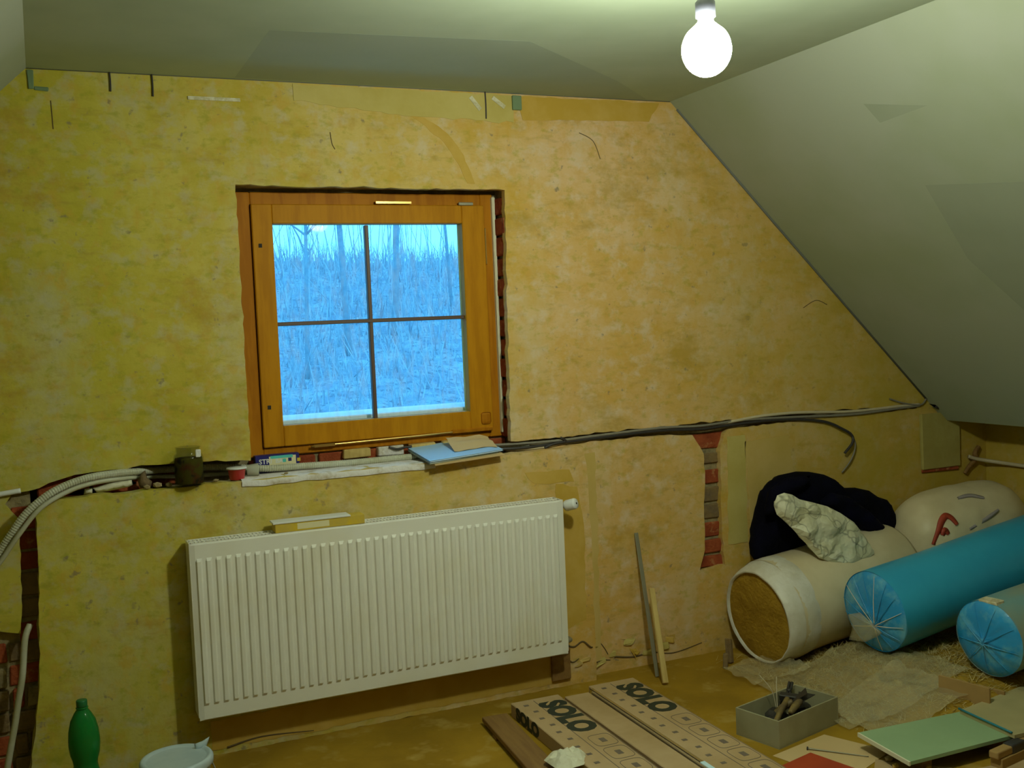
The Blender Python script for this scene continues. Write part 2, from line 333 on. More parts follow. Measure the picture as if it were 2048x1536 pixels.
# ================================================================== THE ROOM
CEIL = 2.299; XR = 2.403; XL = .014; XK = 3.855; ZK = .887; XW = 4.12; YF = -5.2
XLK = XL - (XK - XR)
outer = [(XLK, 0), (XLK, ZK), (XL, CEIL), (XR, CEIL), (XK, ZK), (XW, ZK), (XW, 0)]
opening = [(.645, 1.940), (1.652, 1.934), (1.640, 1.45), (1.633, .974), (1.75, .972), (2.2, .978), (2.45, .978), (3.0, .982), (3.68, .972), (3.69, .955), (3.0, .948), (2.64, .942),
           (2.616, .925), (2.592, .85), (2.589, .48), (2.600, .366), (2.473, .356), (2.500, .44), (2.503, .48), (2.512, .85), (2.458, .931), (2.2, .945), (1.75, .938), (1.6, .921),
           (1.26, .922), (.6, .918), (.306, .914), (.12, .911), (-.03, .915), (-.048, .89), (-.05, .7), (-.064, .47), (-.062, .44), (-.075, .30), (-.10, .15), (-.125, .02),
           (-.42, .02), (-.42, .53), (-.173, .515), (-.113, .50), (-.112, .53), (-.10, .70), (-.096, .87), (-.135, .92), (-.11, .955), (-.03, .962), (.03, .985), (.078, .996), (.31, 1.006), (.5, 1.002), (.645, .99)]
hole2 = [(-.058, .425), (-.045, .432), (-.040, .318), (-.060, .312)]
# plaster layer
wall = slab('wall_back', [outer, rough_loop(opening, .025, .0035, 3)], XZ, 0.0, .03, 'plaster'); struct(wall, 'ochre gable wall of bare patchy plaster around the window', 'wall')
LP = -.055; LT = .930; LX = 1.935
apron = [(-.028, LT), (-.046, .89), (-.048, .7), (-.062, .47), (-.06, .44), (-.073, .30), (-.098, .15), (-.123, 0), (LX, 0), (LX + .004, .4), (LX - .006, .86), (LX - .02, LT + .006), (1.6, LT), (1.2, LT), (.6, LT), (.25, LT - .003)]
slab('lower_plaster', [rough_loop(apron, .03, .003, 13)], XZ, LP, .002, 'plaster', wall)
yat = lambda x, z: LP if (x < LX and z < LT) else 0.0
# masonry behind the plaster (recessed joints), then the outer leaf
big = [(XLK - .1, -.1), (XLK - .1, CEIL + .1), (XW + .1, CEIL + .1), (XW + .1, -.1)]
nook = [(-.06, .909), (-.06, .98), (.05, 1.0), (.648, 1.0), (.648, 1.945), (1.665, 1.945), (1.665, .915)]
slab('masonry', [big, nook], XZ, .03, .135, 'mortar', wall)
slab('outer_leaf', [big, [(.66, .985), (.66, 1.935), (1.648, 1.935), (1.648, .985)]], XZ, .135, .40, 'mortar', wall)
# bricks bared in the channels
def brick(x0, x1, y0, y1, z0, z1, m='brick'):
    return box('brick', x0, x1, y0, y1, z0, z1, m, wall, bev=.004, jit=.003)
for z0, z1, m in ((.865, .93, 'brick'), (.80, .842, 'brick2'), (.715, .775, 'brick'), (.64, .70, 'brick2'), (.565, .625, 'brick2'), (.49, .55, 'brick'), (.42, .475, 'brick'), (.362, .408, 'brick')):
    w = .02 if z0 > .85 else 0
    brick(2.478 - w, 2.612 + w, .016 + random.uniform(0, .008), .05, z0, z1, m)
for i, (z0, z1, m) in enumerate(((.83, .905, 'brick'), (.765, .822, 'brick'), (.70, .755, 'brick'), (.615, .69, 'brick2'), (.545, .605, 'brick2'), (.465, .53, 'brick'))):
    brick(-.118, -.03, .02 + random.uniform(0, .008), .05, z0, z1, m)
for k in range(6):   # bared masonry at the bottom left
    z = .03 + k * .075; off = .14 if k % 2 else 0
    for x0, x1 in ((-.42, -.30 + off), (-.29 + off, -.165 + off * .35), (-.155 + off * .35, -.06)):
        if x1 - x0 > .03: brick(x0, x1, .012 + random.uniform(-.006, .014), .05, z, z + .063, random.choice(('brick2', 'brick2', 'brick', 'mortar')))
z = .985
for k in range(12):  # right-hand reveal of the window
    brick(1.650 + random.uniform(-.005, .003), 1.70, .010, .132, z, z + .066 if k % 3 else z + .070, 'brick'); z += .0785
for i in range(4):   # under the window frame
    brick(.66 + i * .255, .90 + i * .255, .118 + random.uniform(-.006, .004), .16, .928, .978)
for i in range(3):   # back of the broken-out groove left of the window
    brick(-.04 + i * .17, .12 + i * .17, (.042 if i < 2 else .118) + random.uniform(-.004, .004), .16, .918, .992)
for i in range(4): box('shim', 1.0 + i * .13, 1.1 + i * .13, .09, .125, .955 - .004 * (i % 2), .986, 'lath' if i != 1 else 'dust', wall, bev=.003, jit=.003)
# chalky broken lip of the groove
V = []; Fc = []; n = 70
for i in range(n):
    x = .60 + (1.30 - .60) * i / (n - 1); j = noise.noise(Vector((x * 14, 0, 2))) * .004
    V += [(x, LP - .004, .908 + j * 1.4), (x, LP - .006, .924 + j), (x, LP + .006, LT + .003 + j * .5), (x, .085, LT + .002 + j * .3)]
for i in range(n - 1):
    for k in range(3): Fc.append((i * 4 + k, i * 4 + k + 1, i * 4 + k + 5, i * 4 + k + 4))
obj('chalky_lip', V, Fc, 'dust', wall, True)
# smeared later plaster, set proud of the old coat
def patch(name, pts, m, t=.0025, step=.03, amp=.004, sd=1): y_ = yat(sum(p[0] for p in pts) / len(pts), sum(p[1] for p in pts) / len(pts)); return slab(name, [rough_loop(pts, step, amp, sd)], XZ, y_ - t, y_, m, wall)
M['patch1'] = mat('smooth_patch', (0.56, 0.46, 0.15), .9, (.50, .40, .11), 5, 4, bump=.2, bscale=20, spec=.15)
M['patch2'] = mat('stained_patch', (0.52, 0.33, 0.05), .9, (.58, .38, .09), 5, 4, bump=.2, bscale=20, spec=.15)
M['pier'] = mat('pier_plaster', (.42, .36, .12), .9, (.37, .31, .09), 6, 4, bump=.2, spec=.15)
M['patch3'] = mat('cement_patch', (0.60, 0.43, 0.15), .9, (.54, .38, .10), 4, 4, bump=.2, bscale=20, spec=.15)
patch('plaster_patch', [(.86, 2.292), (1.70, 2.290), (1.70, 2.19), (1.30, 2.197), (.86, 2.235)], 'patch1', sd=2)
arc = [(1.27, 2.205), (1.38, 2.155), (1.45, 2.07), (1.50, 1.955)]
patch('arch_stain', [(1.25, 2.21), (1.33, 2.175), (1.41, 2.11), (1.465, 2.03), (1.50, 1.955), (1.53, 1.955), (1.49, 2.06), (1.43, 2.14), (1.34, 2.195)], 'patch2', .0012, .02, .003, 5)
patch('plaster_patch', [(1.71, 2.29), (2.35, 2.29), (2.30, 2.215), (1.74, 2.20)], 'patch2', .002, sd=4)
patch('cement_band', [(1.945, .90), (1.995, .90), (1.99, .05), (1.945, .05)], 'patch3', .002, sd=6)
patch('damp_stain', [(1.79, .80), (1.88, .78), (1.905, .62), (1.90, .25), (1.79, .22), (1.78, .5)], 'patch2', .0012, sd=8)
patch('damp_stain', [(1.66, .855), (1.85, .85), (1.87, .80), (1.70, .81)], 'patch2', .0011, sd=18)
patch('cement_band', [(2.72, .88), (2.95, .89), (3.0, .5), (2.74, .48)], 'patch3', .002, sd=16)
patch('plaster_patch', [(2.63, .91), (2.72, .91), (2.72, .45), (2.62, .45)], 'patch1', .002, sd=17)
patch('damp_stain', [(.45, .12), (1.75, .13), (1.78, .02), (.45, .02)], 'patch2', .0012, sd=21)
box('plaster_pier', 3.700, 3.935, -.018, .0, .667, .925, 'pier', wall, bev=.004, jit=.003)
box('plaster_pier', 3.705, 3.93, -.012, .0, .650, .668, 'brick', wall, bev=.003, jit=.002)
box('bared_patch', 1.735, 1.82, LP - .012, LP, .03, .145, 'plank', wall, bev=.003, jit=.004)
for i in range(9):  # crumbled plaster at the foot of the wall
    x = 1.86 + i * .055 + random.uniform(-.02, .02); zz = random.uniform(.03, .16) * (1 - i / 18)
    y_ = yat(x + .05, zz); box('plaster_crumb', x, x + random.uniform(.02, .05), y_ - .006, y_, zz, zz + random.uniform(.012, .03), random.choice(('patch2', 'patch3', 'patch1')), wall, bev=.005, jit=.007)
for pts in ([(1.80, .165), (1.84, .15), (1.88, .165), (1.92, .135), (1.965, .15), (2.0, .11), (2.02, .075)], [(1.80, .12), (1.83, .09), (1.86, .10)], [(1.94, .045), (1.99, .055), (2.03, .05)], [(2.05, .06), (2.14, .045), (2.22, .05), (2.33, .03), (2.47, .05)], [(.50, .02), (.62, .035), (.8, .02)]):
    tube('crack', [(x, yat(x, z) - .0005, z) for x, z in pts], lambda q: .0042 * (1 - .55 * q), 'crackm', wall, n=5)
for pts in ([(.985, 2.13), (.99, 2.09), (1.0, 2.07)], [(1.98, 2.16), (2.04, 2.13), (2.07, 2.06)], [(3.05, 1.44), (3.12, 1.47), (3.18, 1.45)], [(.08, 2.2), (.082, 2.11)]):
    tube('crack', [(x, -.0003, z) for x, z in pts], .0016, 'crackm', wall, n=5)
# ceiling, slopes, knee walls, floor
def plank3(name, a, b, th, m, y0=0.0, y1=YF):   # a,b: (x,z) run in section; thickness outwards
    a = Vector((a[0], 0, a[1])); b = Vector((b[0], 0, b[1])); d = (b - a).normalized(); nn = Vector((-d.z, 0, d.x)) * th
    V = []
    for y in (y0, y1):
        for p in (a, b, b + nn, a + nn): V.append((p.x, y, p.z))
    return obj(name, V, [(0, 1, 2, 3), (7, 6, 5, 4), (0, 4, 5, 1), (1, 5, 6, 2), (2, 6, 7, 3), (3, 7, 4, 0)], m)
ceil_o = struct(plank3('ceiling', (XL, CEIL), (XR, CEIL), .08, 'gypsum', y0=.05), 'flat grey plasterboard ceiling', 'ceiling')
cr = struct(plank3('ceiling_right', (XR, CEIL), (XK, ZK), .08, 'gypsum3', y0=.05), 'sloping pale plasterboard ceiling running down to the right', 'ceiling')
cl = struct(plank3('ceiling_left', (XLK, ZK), (XL, CEIL), .08, 'gypsum3', y0=.05), 'sliver of pale sloping ceiling in the top left corner', 'ceiling')
struct(plank3('ceiling_soffit', (XK, ZK), (XW + .1, ZK), .08, 'gypsum', y0=.05), 'low plasterboard soffit under the right slope', 'ceiling')
struct(box('wall_right', XW, XW + .1, YF, .05, -.1, ZK + .05, 'plaster'), 'low knee wall behind the insulation rolls', 'wall')
struct(box('wall_left', XLK - .1, XLK, YF, .05, -.1, ZK + .05, 'plaster'), 'low knee wall out of view on the left', 'wall')
struct(box('wall_front', XLK - .1, XW + .1, YF - .1, YF, -.1, CEIL + .1, 'plaster'), 'plastered wall behind the viewer', 'wall')
struct(box('floor', XLK - .1, XW + .1, YF, .05, -.1, 0, 'floor'), 'dusty orange-brown board floor', 'floor')
# bare board on the ceiling, darker patches on the right slope
slab('bare_board', [[(.66, -.02), (2.28, -.02), (2.0, -.28), (1.45, -.70), (.66, -.62)]], XY, CEIL - .00015, CEIL + .0005, 'gypsum2', ceil_o)
dS = Vector((XK - XR, 0, ZK - CEIL)).normalized(); nS = Vector((dS.z, 0, -dS.x))
def SL(u, v, w):  # on the right slope: u along y, v down the slope
    p = Vector((XR, u, CEIL)) + dS * v + nS * w; return (p.x, p.y, p.z)
def sv(x): return (x - XR) / dS.x
slab('slope_patch', [[(-.892, sv(2.866)), (-1.30, sv(2.909)), (-1.5, sv(3.3)), (-.898, sv(3.332)), (-.83, sv(3.13))]], SL, 0, .0002, 'slope2', cr)
slab('slope_patch', [[(-.90, sv(2.591)), (-1.132, sv(2.642)), (-.907, sv(2.655))]], SL, 0, .0002, 'slope2', cr)
struct(tube('trim_1', [(XR + .03, -.004, CEIL - .03), (2.9, -.004, CEIL - (2.9 - XR) * .973 - .003), (3.745, -.004, .994)], .0055, 'seam', n=6, straight=True), 'dark open joint between the sloping ceiling and the gable wall', 'trim')
struct(tube('trim_2', [(XL, -.001, CEIL - .001), (XR, -.001, CEIL - .001)], .0014, 'seam', n=6, straight=True), 'thin dark joint between flat ceiling and gable wall', 'trim')
pillow('torn_gap', [(3.73, 1.0), (3.78, .972), (3.95, .935), (3.945, .95), (3.86, .972)], lambda u, v, w: (u, w - .03, v - .025), .006, 'dark', cr, step=.012, R=.02, crumple=.002)

# ------------------------------------------------------------------ window
win = bpy.data.objects.new('window_1', None); C.objects.link(win); win.location = (0, 0, 0); struct(win, 'square varnished pine window with four panes', 'window')
fx0, fx1, fz0, fz1, gy = .660, 1.648, .985, 1.932, .12
def frame_part(name, x0, x1, z0, z1, y0, y1, w, m, wt=None):
    wt = wt or w
    for a in ((x0, x0 + w, z0, z1), (x1 - w, x1, z0, z1), (x0 + w, x1 - w, z1 - wt, z1), (x0 + w, x1 - w, z0, z0 + w)):
        box(name, a[0], a[1], y0, y1, a[2], a[3], m, win, bev=.003)
frame_part('frame_rail', fx0, fx1, fz0, fz1, .118, .19, .052, 'wood_dark', .045)
for a in ((.712, .785, 1.018, 1.888), (1.512, 1.606, 1.018, 1.888), (.785, 1.512, 1.819, 1.888), (.785, 1.512, 1.018, 1.093)): box('sash_rail', a[0], a[1], .103, .165, a[2], a[3], 'wood', win, bev=.003)
box('glazing_bar', 1.131, 1.145, .125, .15, 1.09, 1.815, 'muntin', win, bev=.002)
box('glazing_bar', .785, 1.513, .124, .15, 1.4525, 1.4665, 'muntin', win, bev=.002)
for x0, x1 in ((.785, 1.131), (1.145, 1.512)):
    for z0, z1 in ((1.093, 1.453), (1.466, 1.819)): box('pane', x0, x1, .140, .144, z0, z1, 'glass', win)
M['sillwhite'] = mat('white_sill_strip', (.85, .86, .88), .5)
box('outer_sill', .60, 1.70, .19, .44, 1.085, 1.105, 'sillwhite', win, bev=.004)
for z in (1.741, 1.163):
    o = box('latch_hole', .732, .744, .1015, .1035, z - .007, z + .007, 'dark', win); o['label'] = 'small square dark latch hole'
box('striker_plate', 1.17, 1.31, .098, .104, 1.891, 1.901, 'brass', win, bev=.001)
box('hinge', 1.50, 1.56, .098, .106, 1.887, 1.899, 'steel', win, bev=.002)
box('sash_gap', .7105, .7125, .117, .122, 1.018, 1.888, 'dark', win); box('sash_gap', 1.606, 1.6085, .117, .122, 1.018, 1.80, 'dark', win)
box('sash_gap', .712, .95, .117, .122, 1.0155, 1.018, 'dark', win)
tube('stay_rod', [(.88, .10, 1.010), (1.20, .10, 1.014), (1.54, .10, 1.020)], .0045, 'brass', win, n=8)
box('stay_end', .89, .97, .095, .105, 1.004, 1.016, 'brass', win, bev=.002)
box('hinge', 1.43, 1.60, .095, .106, 1.012, 1.026, 'wood_dark', win, bev=.002)
box('corner_bracket', 1.555, 1.595, .097, .105, 1.04, 1.085, 'wood_dark', win, bev=.008, seg=2)
box('hinge_pin', 1.603, 1.609, .099, .109, 1.66, 1.80, 'brass', win, bev=.002)
# grey sealing strip on the right of the frame
box('foam_strip', 1.640, 1.652, .10, .13, 1.0, 1.92, 'chalk', win, bev=.003, jit=.002)

# ------------------------------------------------------------------ the view outside
V = []; Fc = []; nx, ny = 70, 60
def hz(x, y): return -2.2 + (y - 4) * .255 - max(0, y - 24) * .17 + .35 * noise.noise(Vector((x * .18, y * .18, 3))) + .14 * noise.noise(Vector((x * .9, y * .9, 1)))
for j in range(ny):
    for i in range(nx):
        x = -14 + 44 * i / (nx - 1); y = 3.5 + 34 * j / (ny - 1); V.append((x, y, hz(x, y)))
for j in range(ny - 1):
    for i in range(nx - 1): a = j * nx + i; Fc.append((a, a + 1, a + nx + 1, a + nx))
struct(obj('hillside_ground', V, Fc, 'frost', None, True), 'pale wooded hillside seen through the window', 'hillside')
V = []; Fc = []
for k in range(9000):
    y = random.uniform(6, 33); x = .35 * (y + 3.7) + random.uniform(-.30, .30) * (y + 3.7) ; z = hz(x, y) - .02; h = random.uniform(.15, .75) * (.6 + y / 40); w = random.uniform(.004, .012) * (1 + y / 20)
    dx = random.gauss(0, .28) * h; dy = random.gauss(0, .2) * h; b = len(V)
    V += [(x - w, y, z), (x + w, y, z), (x + dx, y + dy, z + h)]; Fc.append((b, b + 1, b + 2))
br = obj('winter_scrub', V, Fc, 'twig'); br['kind'] = 'stuff'; tag(br, 'thin pale winter scrub covering the hillside outside', 'scrub')
def tree(x, y, h, lean, label, r=.10, sd=0):
    rnd = random.Random(sd); z = hz(x, y) - .1; t = thing('bare_tree', label, 'tree', (x, y, z), group='bare trees outside the window')
    pts = [(0, 0, 0), (lean * .3, 0, h * .35), (lean * .7, .1, h * .7), (lean, .1, h)]
    tube('trunk', pts, lambda s: r * (1 - .75 * s), 'bark', t, n=7, seg=5)
    VV = []; FF = []
    P = smoothpath(pts, 6)
    for k in range(22):
        p = P[rnd.randint(6, len(P) - 1)]; a = rnd.uniform(0, 6.28); L = rnd.uniform(.5, 1.5); up = rnd.uniform(.3, 1.0)
        q = [p, p + Vector((math.cos(a) * L * .5, math.sin(a) * L * .3, up * L * .5)), p + Vector((math.cos(a + .4) * L, math.sin(a) * L * .5, up * L * 1.1))]
        v, f = tube_data(smoothpath(q, 3), lambda s: .022 * (1 - .8 * s), 4); b = len(VV); VV += v; FF += [tuple(i + b for i in ff) for ff in f]
    obj('branches', VV, FF, 'bark', t)['kind'] = 'stuff'
V = []; Fc = []
for k in range(260):   # thicket of thin stems along the crest
    y = random.uniform(15, 30); x = .35 * (y + 3.7) + random.uniform(-.30, .30) * (y + 3.7); z = hz(x, y) - .1; h = random.uniform(1.2, 4.2); w = random.uniform(.008, .02)
    v, f = tube_data([Vector((x, y, z)), Vector((x + random.gauss(0, .12), y, z + h * .5)), Vector((x + random.gauss(0, .35), y, z + h))], lambda s_: w * (1 - .7 * s_), 3); b = len(V); V += v; Fc += [tuple(i + b for i in q) for q in f]
th = obj('sapling_thicket', V, Fc, 'twig'); th['kind'] = 'stuff'; tag(th, 'thicket of thin bare saplings along the hill crest', 'saplings')
for x, y, h, ln, lb, r in ((4.3, 15.0, 6.5, .3, 'slim bare tree in the left window panes, leftmost', .045), (5.35, 16, 7, -.2, 'bare tree trunk left of the vertical glazing bar', .07), (6.75, 17.5, 7, .5, 'thicker bare tree just right of the vertical glazing bar', .085),
                          (9.0, 20.0, 6, -.3, 'bare tree in the middle of the right upper pane', .045), (9.9, 19.0, 6.5, .4, 'slim bare tree in the right window panes, rightmost', .04)):
    tree(x, y, h, ln, lb, r, int(x * 10))

# ================================================================== LAMP
lamp = thing('hanging_bulb', 'bare glowing light bulb hanging from the ceiling on a thin wire', 'light bulb', BULB)
prof = []
for i in range(25):
    a = math.pi * i / 24; z = -.060 * math.cos(a); r = .056 * math.sin(a)
    if z > .012: r = max(r, .0)
    prof.append((max(r, .0005), z))
prof = [p for p in prof if p[1] < .046] + [(.027, .053), (.019, .060), (.0165, .066)]
gl = lathe('glass_globe', prof, 'bulb', lamp, 32)  # globe enlarged so its shape takes in the bloom around the bulb
lathe('socket', [(.016, .060), (.018, .061), (.0185, .070), (.0225, .072), (.0225, .105), (.017, .112), (.006, .113)], 'socket', lamp, 24)
tube('flex', [(0, 0, .111), (.001, 0, .17), (-.002, .001, .23), (0, 0, CEIL - BULB.z)], .003, 'cable_g', lamp, n=8)
lamp.rotation_euler = (0, 0, 0)

# ================================================================== RADIATOR
rad = thing('radiator', 'long white ribbed steel panel radiator under the window', 'radiator', (1.086, -.118, .162)); rad.scale = (.982, 1, .982)
def rad_panel(name, yf, sgn, parent):
    L = 1.387; H = .6; x = -L / 2; xs = [(-L / 2, 0), (-L / 2 + .004, .005)]; n = 42; p = (L - .03) / n; x0 = -L / 2 + .015; e = .0035
    prof = []
    for i in range(n):
        a = x0 + i * p
        prof += [(a + .0005, 0), (a + .005, 1), (a + p - .016, 1), (a + p - .010, 0)]
    zs = [(0, 0), (.004, 0), (.050, 0), (.060, 1), (H - .060, 1), (H - .050, 0), (H - .004, 0), (H, 0)]
    cols = [(-L / 2, 0)] + prof + [(L / 2, 0)]; V = []; Fc = []
    for z, k in zs:
        for c, q in cols:
            edge = (z in (0, H)) or abs(c) == L / 2
            V.append((c, yf + sgn * (.007 * (1 - q * k) * 1 + (.004 if edge else 0)) if k or True else yf, z))
    nc = len(cols)
    for j in range(len(zs) - 1):
        for i in range(nc - 1): a = j * nc + i; Fc.append((a, a + 1, a + nc + 1, a + nc))
    b = len(V)
    V += [(-L / 2, yf + sgn * .012, 0), (L / 2, yf + sgn * .012, 0), (L / 2, yf + sgn * .012, H), (-L / 2, yf + sgn * .012, H)]
    Fc.append((b, b + 1, b + 2, b + 3)); T = (len(zs) - 1) * nc
    Fc += [(0, nc - 1, b + 1, b), (T, T + nc - 1, b + 2, b + 3), (0, T, b + 3, b), (nc - 1, T + nc - 1, b + 2, b + 1)]
    return obj(name, V, Fc, 'white_paint', parent)
rad_panel('front_panel', -.045, 1, rad)
box('back_panel', -.688, .688, .038, .05, .005, .595, 'white_paint', rad, bev=.003)
for s in (-1, 1): box('side_cover', s * .6945 - .002, s * .6945 + .002, -.034, .05, .01, .602, 'white_paint', rad, bev=.001)
bm = bmesh.new()
for i in range(110): bbox(bm, -.685 + i * .01249, -.685 + i * .01249 + .006, -.03, .045, .594, .600)
for y in (-.032, .005, .042): bbox(bm, -.69, .69, y, y + .004, .594, .602)
bmo('top_grille', bm, 'white_paint', rad)
bm = bmesh.new()
for i in range(60): bbox(bm, -.66 + i * .0223, -.66 + i * .0223 + .012, -.02, .036, .05, .55)
bmo('convector_fins', bm, 'steel', rad)
v = lathe('valve_head', [(.012, 0), (.019, .004), (.0215, .012), (.0215, .045), (.019, .052), (.006, .053)], 'white_plastic', rad, 24); v.location = (.715, -.01, .572); v.rotation_euler = (math.radians(75), 0, math.radians(35))
d = lathe('valve_mark', [(.004, 0), (.004, .001)], 'dark', v, 12); d.location = (0, 0, .0535)
tube('valve_body', [(.69, 0, .57), (.705, 0, .572), (.72, .0, .572)], .009, 'steel', rad, n=10)
tube('return_pipe', [(.69, .0, .04), (.715, .0, .04), (.73, .02, .035), (.735, .062, .03)], .010, 'steel', rad, n=10)
for x in (-.5, .5): box('wall_bracket', x - .015, x + .015, .05, .062, .08, .52, 'white_paint', rad, bev=.002)

# box lying on the radiator
yb = thing('flat_box', 'narrow yellow box with white top lying on the radiator', 'box', (.842, -.121, .7535), (0, 0, math.radians(-1)))
box('body', -.155, .155, -.03, .03, 0, .032, 'yellow', yb, bev=.0015)
box('lid', -.162, .105, -.033, .033, .030, .036, 'paper', yb, bev=.001)
box('printed_panel', -.08, .03, -.0304, -.0302, .006, .026, 'cream', yb)

# ================================================================== CABLES AND CONDUIT
tag(tube('corrugated_conduit', [(-.30, -.06, .56), (-.20, -.06, .71), (-.160, -.06, .775), (-.114, -.068, .841), (-.068, -.072, .900), (.008, -.066, .955), (.103, -.045, .985), (.20, -.015, .990), (.29, .03, .984), (.372, .098, .975), (.52, .108, .968), (.62, .085, .958), (.72, .055, .950), (.85, .055, .947), (1.009, .055, .943), (1.20, .06, .943), (1.40, .06, .943), (1.60, .05, .950), (1.72, .02, .953)], .0115, 'conduit', ridge=.0013, n=10),
    'grey corrugated conduit sweeping out of the wall groove to the lower left', 'conduit')
tag(tube('corrugated_conduit', [(-.30, -.075, .60), (-.17, -.072, .735), (-.10, -.088, .83), (-.03, -.088, .910), (.06, -.068, .955), (.15, -.035, .970), (.25, .01, .968), (.33, .085, .955), (.42, .112, .945), (.6, .112, .938), (.7, .10, .936), (.95, .09, .936)], .0075, 'conduit', n=8), 'thinner pale pipe running below the grey conduit, left of the jar', 'pipe')
tag(tube('white_pipe', [(-.40, -.012, .938), (-.2, -.012, .952), (-.085, -.012, .962)], .0085, 'white_plastic', n=10), 'short white pipe end lying along the wall at the left edge', 'pipe')
tag(tube('hanging_conduit', [(-.085, -.02, .53), (-.102, -.04, .488), (-.116, -.045, .377), (-.132, -.045, .30), (-.148, -.045, .22), (-.178, -.045, .087), (-.19, -.05, .0105)], .010, 'conduit', n=10), 'pale conduit hanging down over bared brick at bottom left', 'conduit')
tag(tube('black_cable', [(1.50, .03, .953), (1.65, .0, .945), (1.80, -.004, .948), (1.90, -.004, .953), (2.02, -.006, .957), (2.30, -.004, .962), (2.496, -.008, .953), (2.62, -.006, .957), (2.90, -.008, .962), (3.125, -.012, .938), (3.236, -.02, .894), (3.283, -.022, .863), (3.277, -.03, .83), (3.233, -.03, .789)], .0062, 'cable_b', n=8), 'black cable along the groove whose bent end hooks down at the right', 'cable')
tag(tube('grey_cable', [(1.55, .03, .962), (1.8, -.004, .960), (2.02, -.006, .966), (2.30, -.006, .973), (2.50, -.004, .966), (2.70, -.005, .974), (2.95, -.008, .968), (3.295, -.008, .955), (3.55, -.008, .962), (3.70, -.006, .966)], .0055, 'cable_g', n=8), 'dark grey cable in the groove running on to the right corner', 'cable')
tag(tube('pale_cable', [(1.62, .015, .942), (1.75, -.002, .940), (1.9, .004, .951), (2.2, .01, .960), (2.5, .008, .962), (2.65, -.004, .972), (2.8, -.006, .984), (3.0, -.006, .985), (3.3, -.004, .968), (3.6, -.004, .972), (3.70, -.004, .972)], .0065, 'cable_w', n=8), 'pale cream cable clipped along the groove above the right brick channel', 'cable')
tag(tube('thin_cable', [(3.285, -.012, .875), (3.305, -.018, .82), (3.28, -.018, .755), (3.23, -.012, .70)], .0035, 'cable_g', n=6), 'thin grey wire curving down below the hooked black cable end', 'cable')
tag(tube('black_cable', [(1.77, -.010, .938), (1.81, -.012, .950), (1.86, -.012, .956), (1.84, -.012, .972)], .0055, 'cable_b', n=6), 'short black cable stub sticking out right of the window corner', 'cable')
tag(tube('thin_cable', [(3.52, -.008, 1.01), (3.60, -.008, .985), (3.70, -.010, .970), (3.735, -.012, .995)], .004, 'cable_g', n=6), 'thin dark wire joining the groove near the sloping ceiling', 'cable')
for x, h, lb in ((.262, .062, 'leftmost of three dark wires sticking down from the ceiling edge'), (.393, .072, 'middle one of three short dark wires below the ceiling edge'), (1.586, .10, 'longest short dark wire, right of the arch stain under the ceiling')):
    tag(tube('wire_stub', [(x, -.004, CEIL), (x + .001, -.004, CEIL - h * .5), (x, -.004, CEIL - h)], .0028, 'cable_b', n=6), lb, 'wire')
o = tag(box('mesh_tape', .504, .677, -.004, -.0005, 2.222, 2.234, 'tape', bev=.0008), 'shiny strip of mesh tape on the upper left wall', 'tape')
for (x, z, a, lb) in ((1.545, 2.255, -50, 'glossy tape flake left of the longest dark wire'), (1.64, 2.262, -35, 'glossy tape flake beside the green tab')):
    t = tag(box('tape_flake', -.03, .03, -.003, 0, -.008, .008, 'tape', bev=.0008), lb, 'tape'); t.location = (x, -.0025, z); t.rotation_euler = (0, math.radians(-a), 0)
tag(box('green_tab', 1.695, 1.733, -.012, -.0005, 2.236, 2.290, 'greentab', bev=.002), 'small grey-green tab on the wall under the ceiling', 'tab')
o = thing('corner_bracket', 'small dull metal clip in the top left ceiling corner', 'clip', (.03, 0, 2.25))
box('plate', -.014, .004, -.005, -.0005, -.015, .043, 'greentab', o, bev=.002, jit=.002); box('wing', .004, .045, -.004, -.0005, -.02, -.008, 'greentab', o, bev=.002, jit=.003)

tag(tube('pale_pipe', [(3.985, -.020, .705), (4.02, -.030, .692), (4.07, -.060, .680), (4.10, -.16, .672), (4.105, -.40, .668)], .009, 'cable_w', n=8), 'pale pipe bending round the right corner below the slope', 'pipe')
tag(tube('dark_cable_tail', [(4.06, -.012, .745), (4.03, -.016, .715), (4.035, -.018, .690), (3.99, -.016, .655), (3.965, -.014, .625)], lambda q: .012 * (1 - .5 * abs(q - .4)), 'plank', n=7), 'dark ragged cable tail on the wall above the white pack', 'cable')
# ================================================================== THINGS ON THE LEDGE
LZ = .9245
jar = thing('glass_jar', 'glass jar half full of dark olive contents on the wall ledge', 'jar', (.430, -.051, .931))
lathe('glass', [(.044, 0), (.0485, .004), (.0495, .02), (.0495, .092), (.046, .104), (.040, .110), (.040, .128), (.042, .130), (.037, .131), (.036, .110), (.043, .100), (.0465, .09), (.0465, .008), (.02, .006)], 'jar', jar, 32)
M['murk'] = mat('olive_contents', (.085, .07, .006), .9, (.10, .03, .008), 30, 4, .5, .62, col3=(.02, .015, .008), scale3=22, lo3=.55, hi3=.62, spec=.05)
lathe('contents', [(.045, .0085), (.0458, .012), (.0458, .080), (.044, .094), (.02, .096), (.002, .095)], 'murk', jar, 28)
box('rim_highlight', .018, .036, -.0445, -.040, .098, .124, 'paper', jar, bev=.002, jit=.002)  # white highlight on the jar rim, painted as a solid piece
tub = thing('red_tub', 'small red plastic tub with a white lid on the ledge', 'tub', (.592, -.012, .931))
lathe('cup', [(.023, 0), (.025, .002), (.030, .036), (.031, .037), (.02, .036)], 'red_tub', tub, 28); lathe('lid', [(.030, .0365), (.0345, .037), (.035, .040), (.033, .0425), (.010, .043)], 'white_plastic', tub, 28)
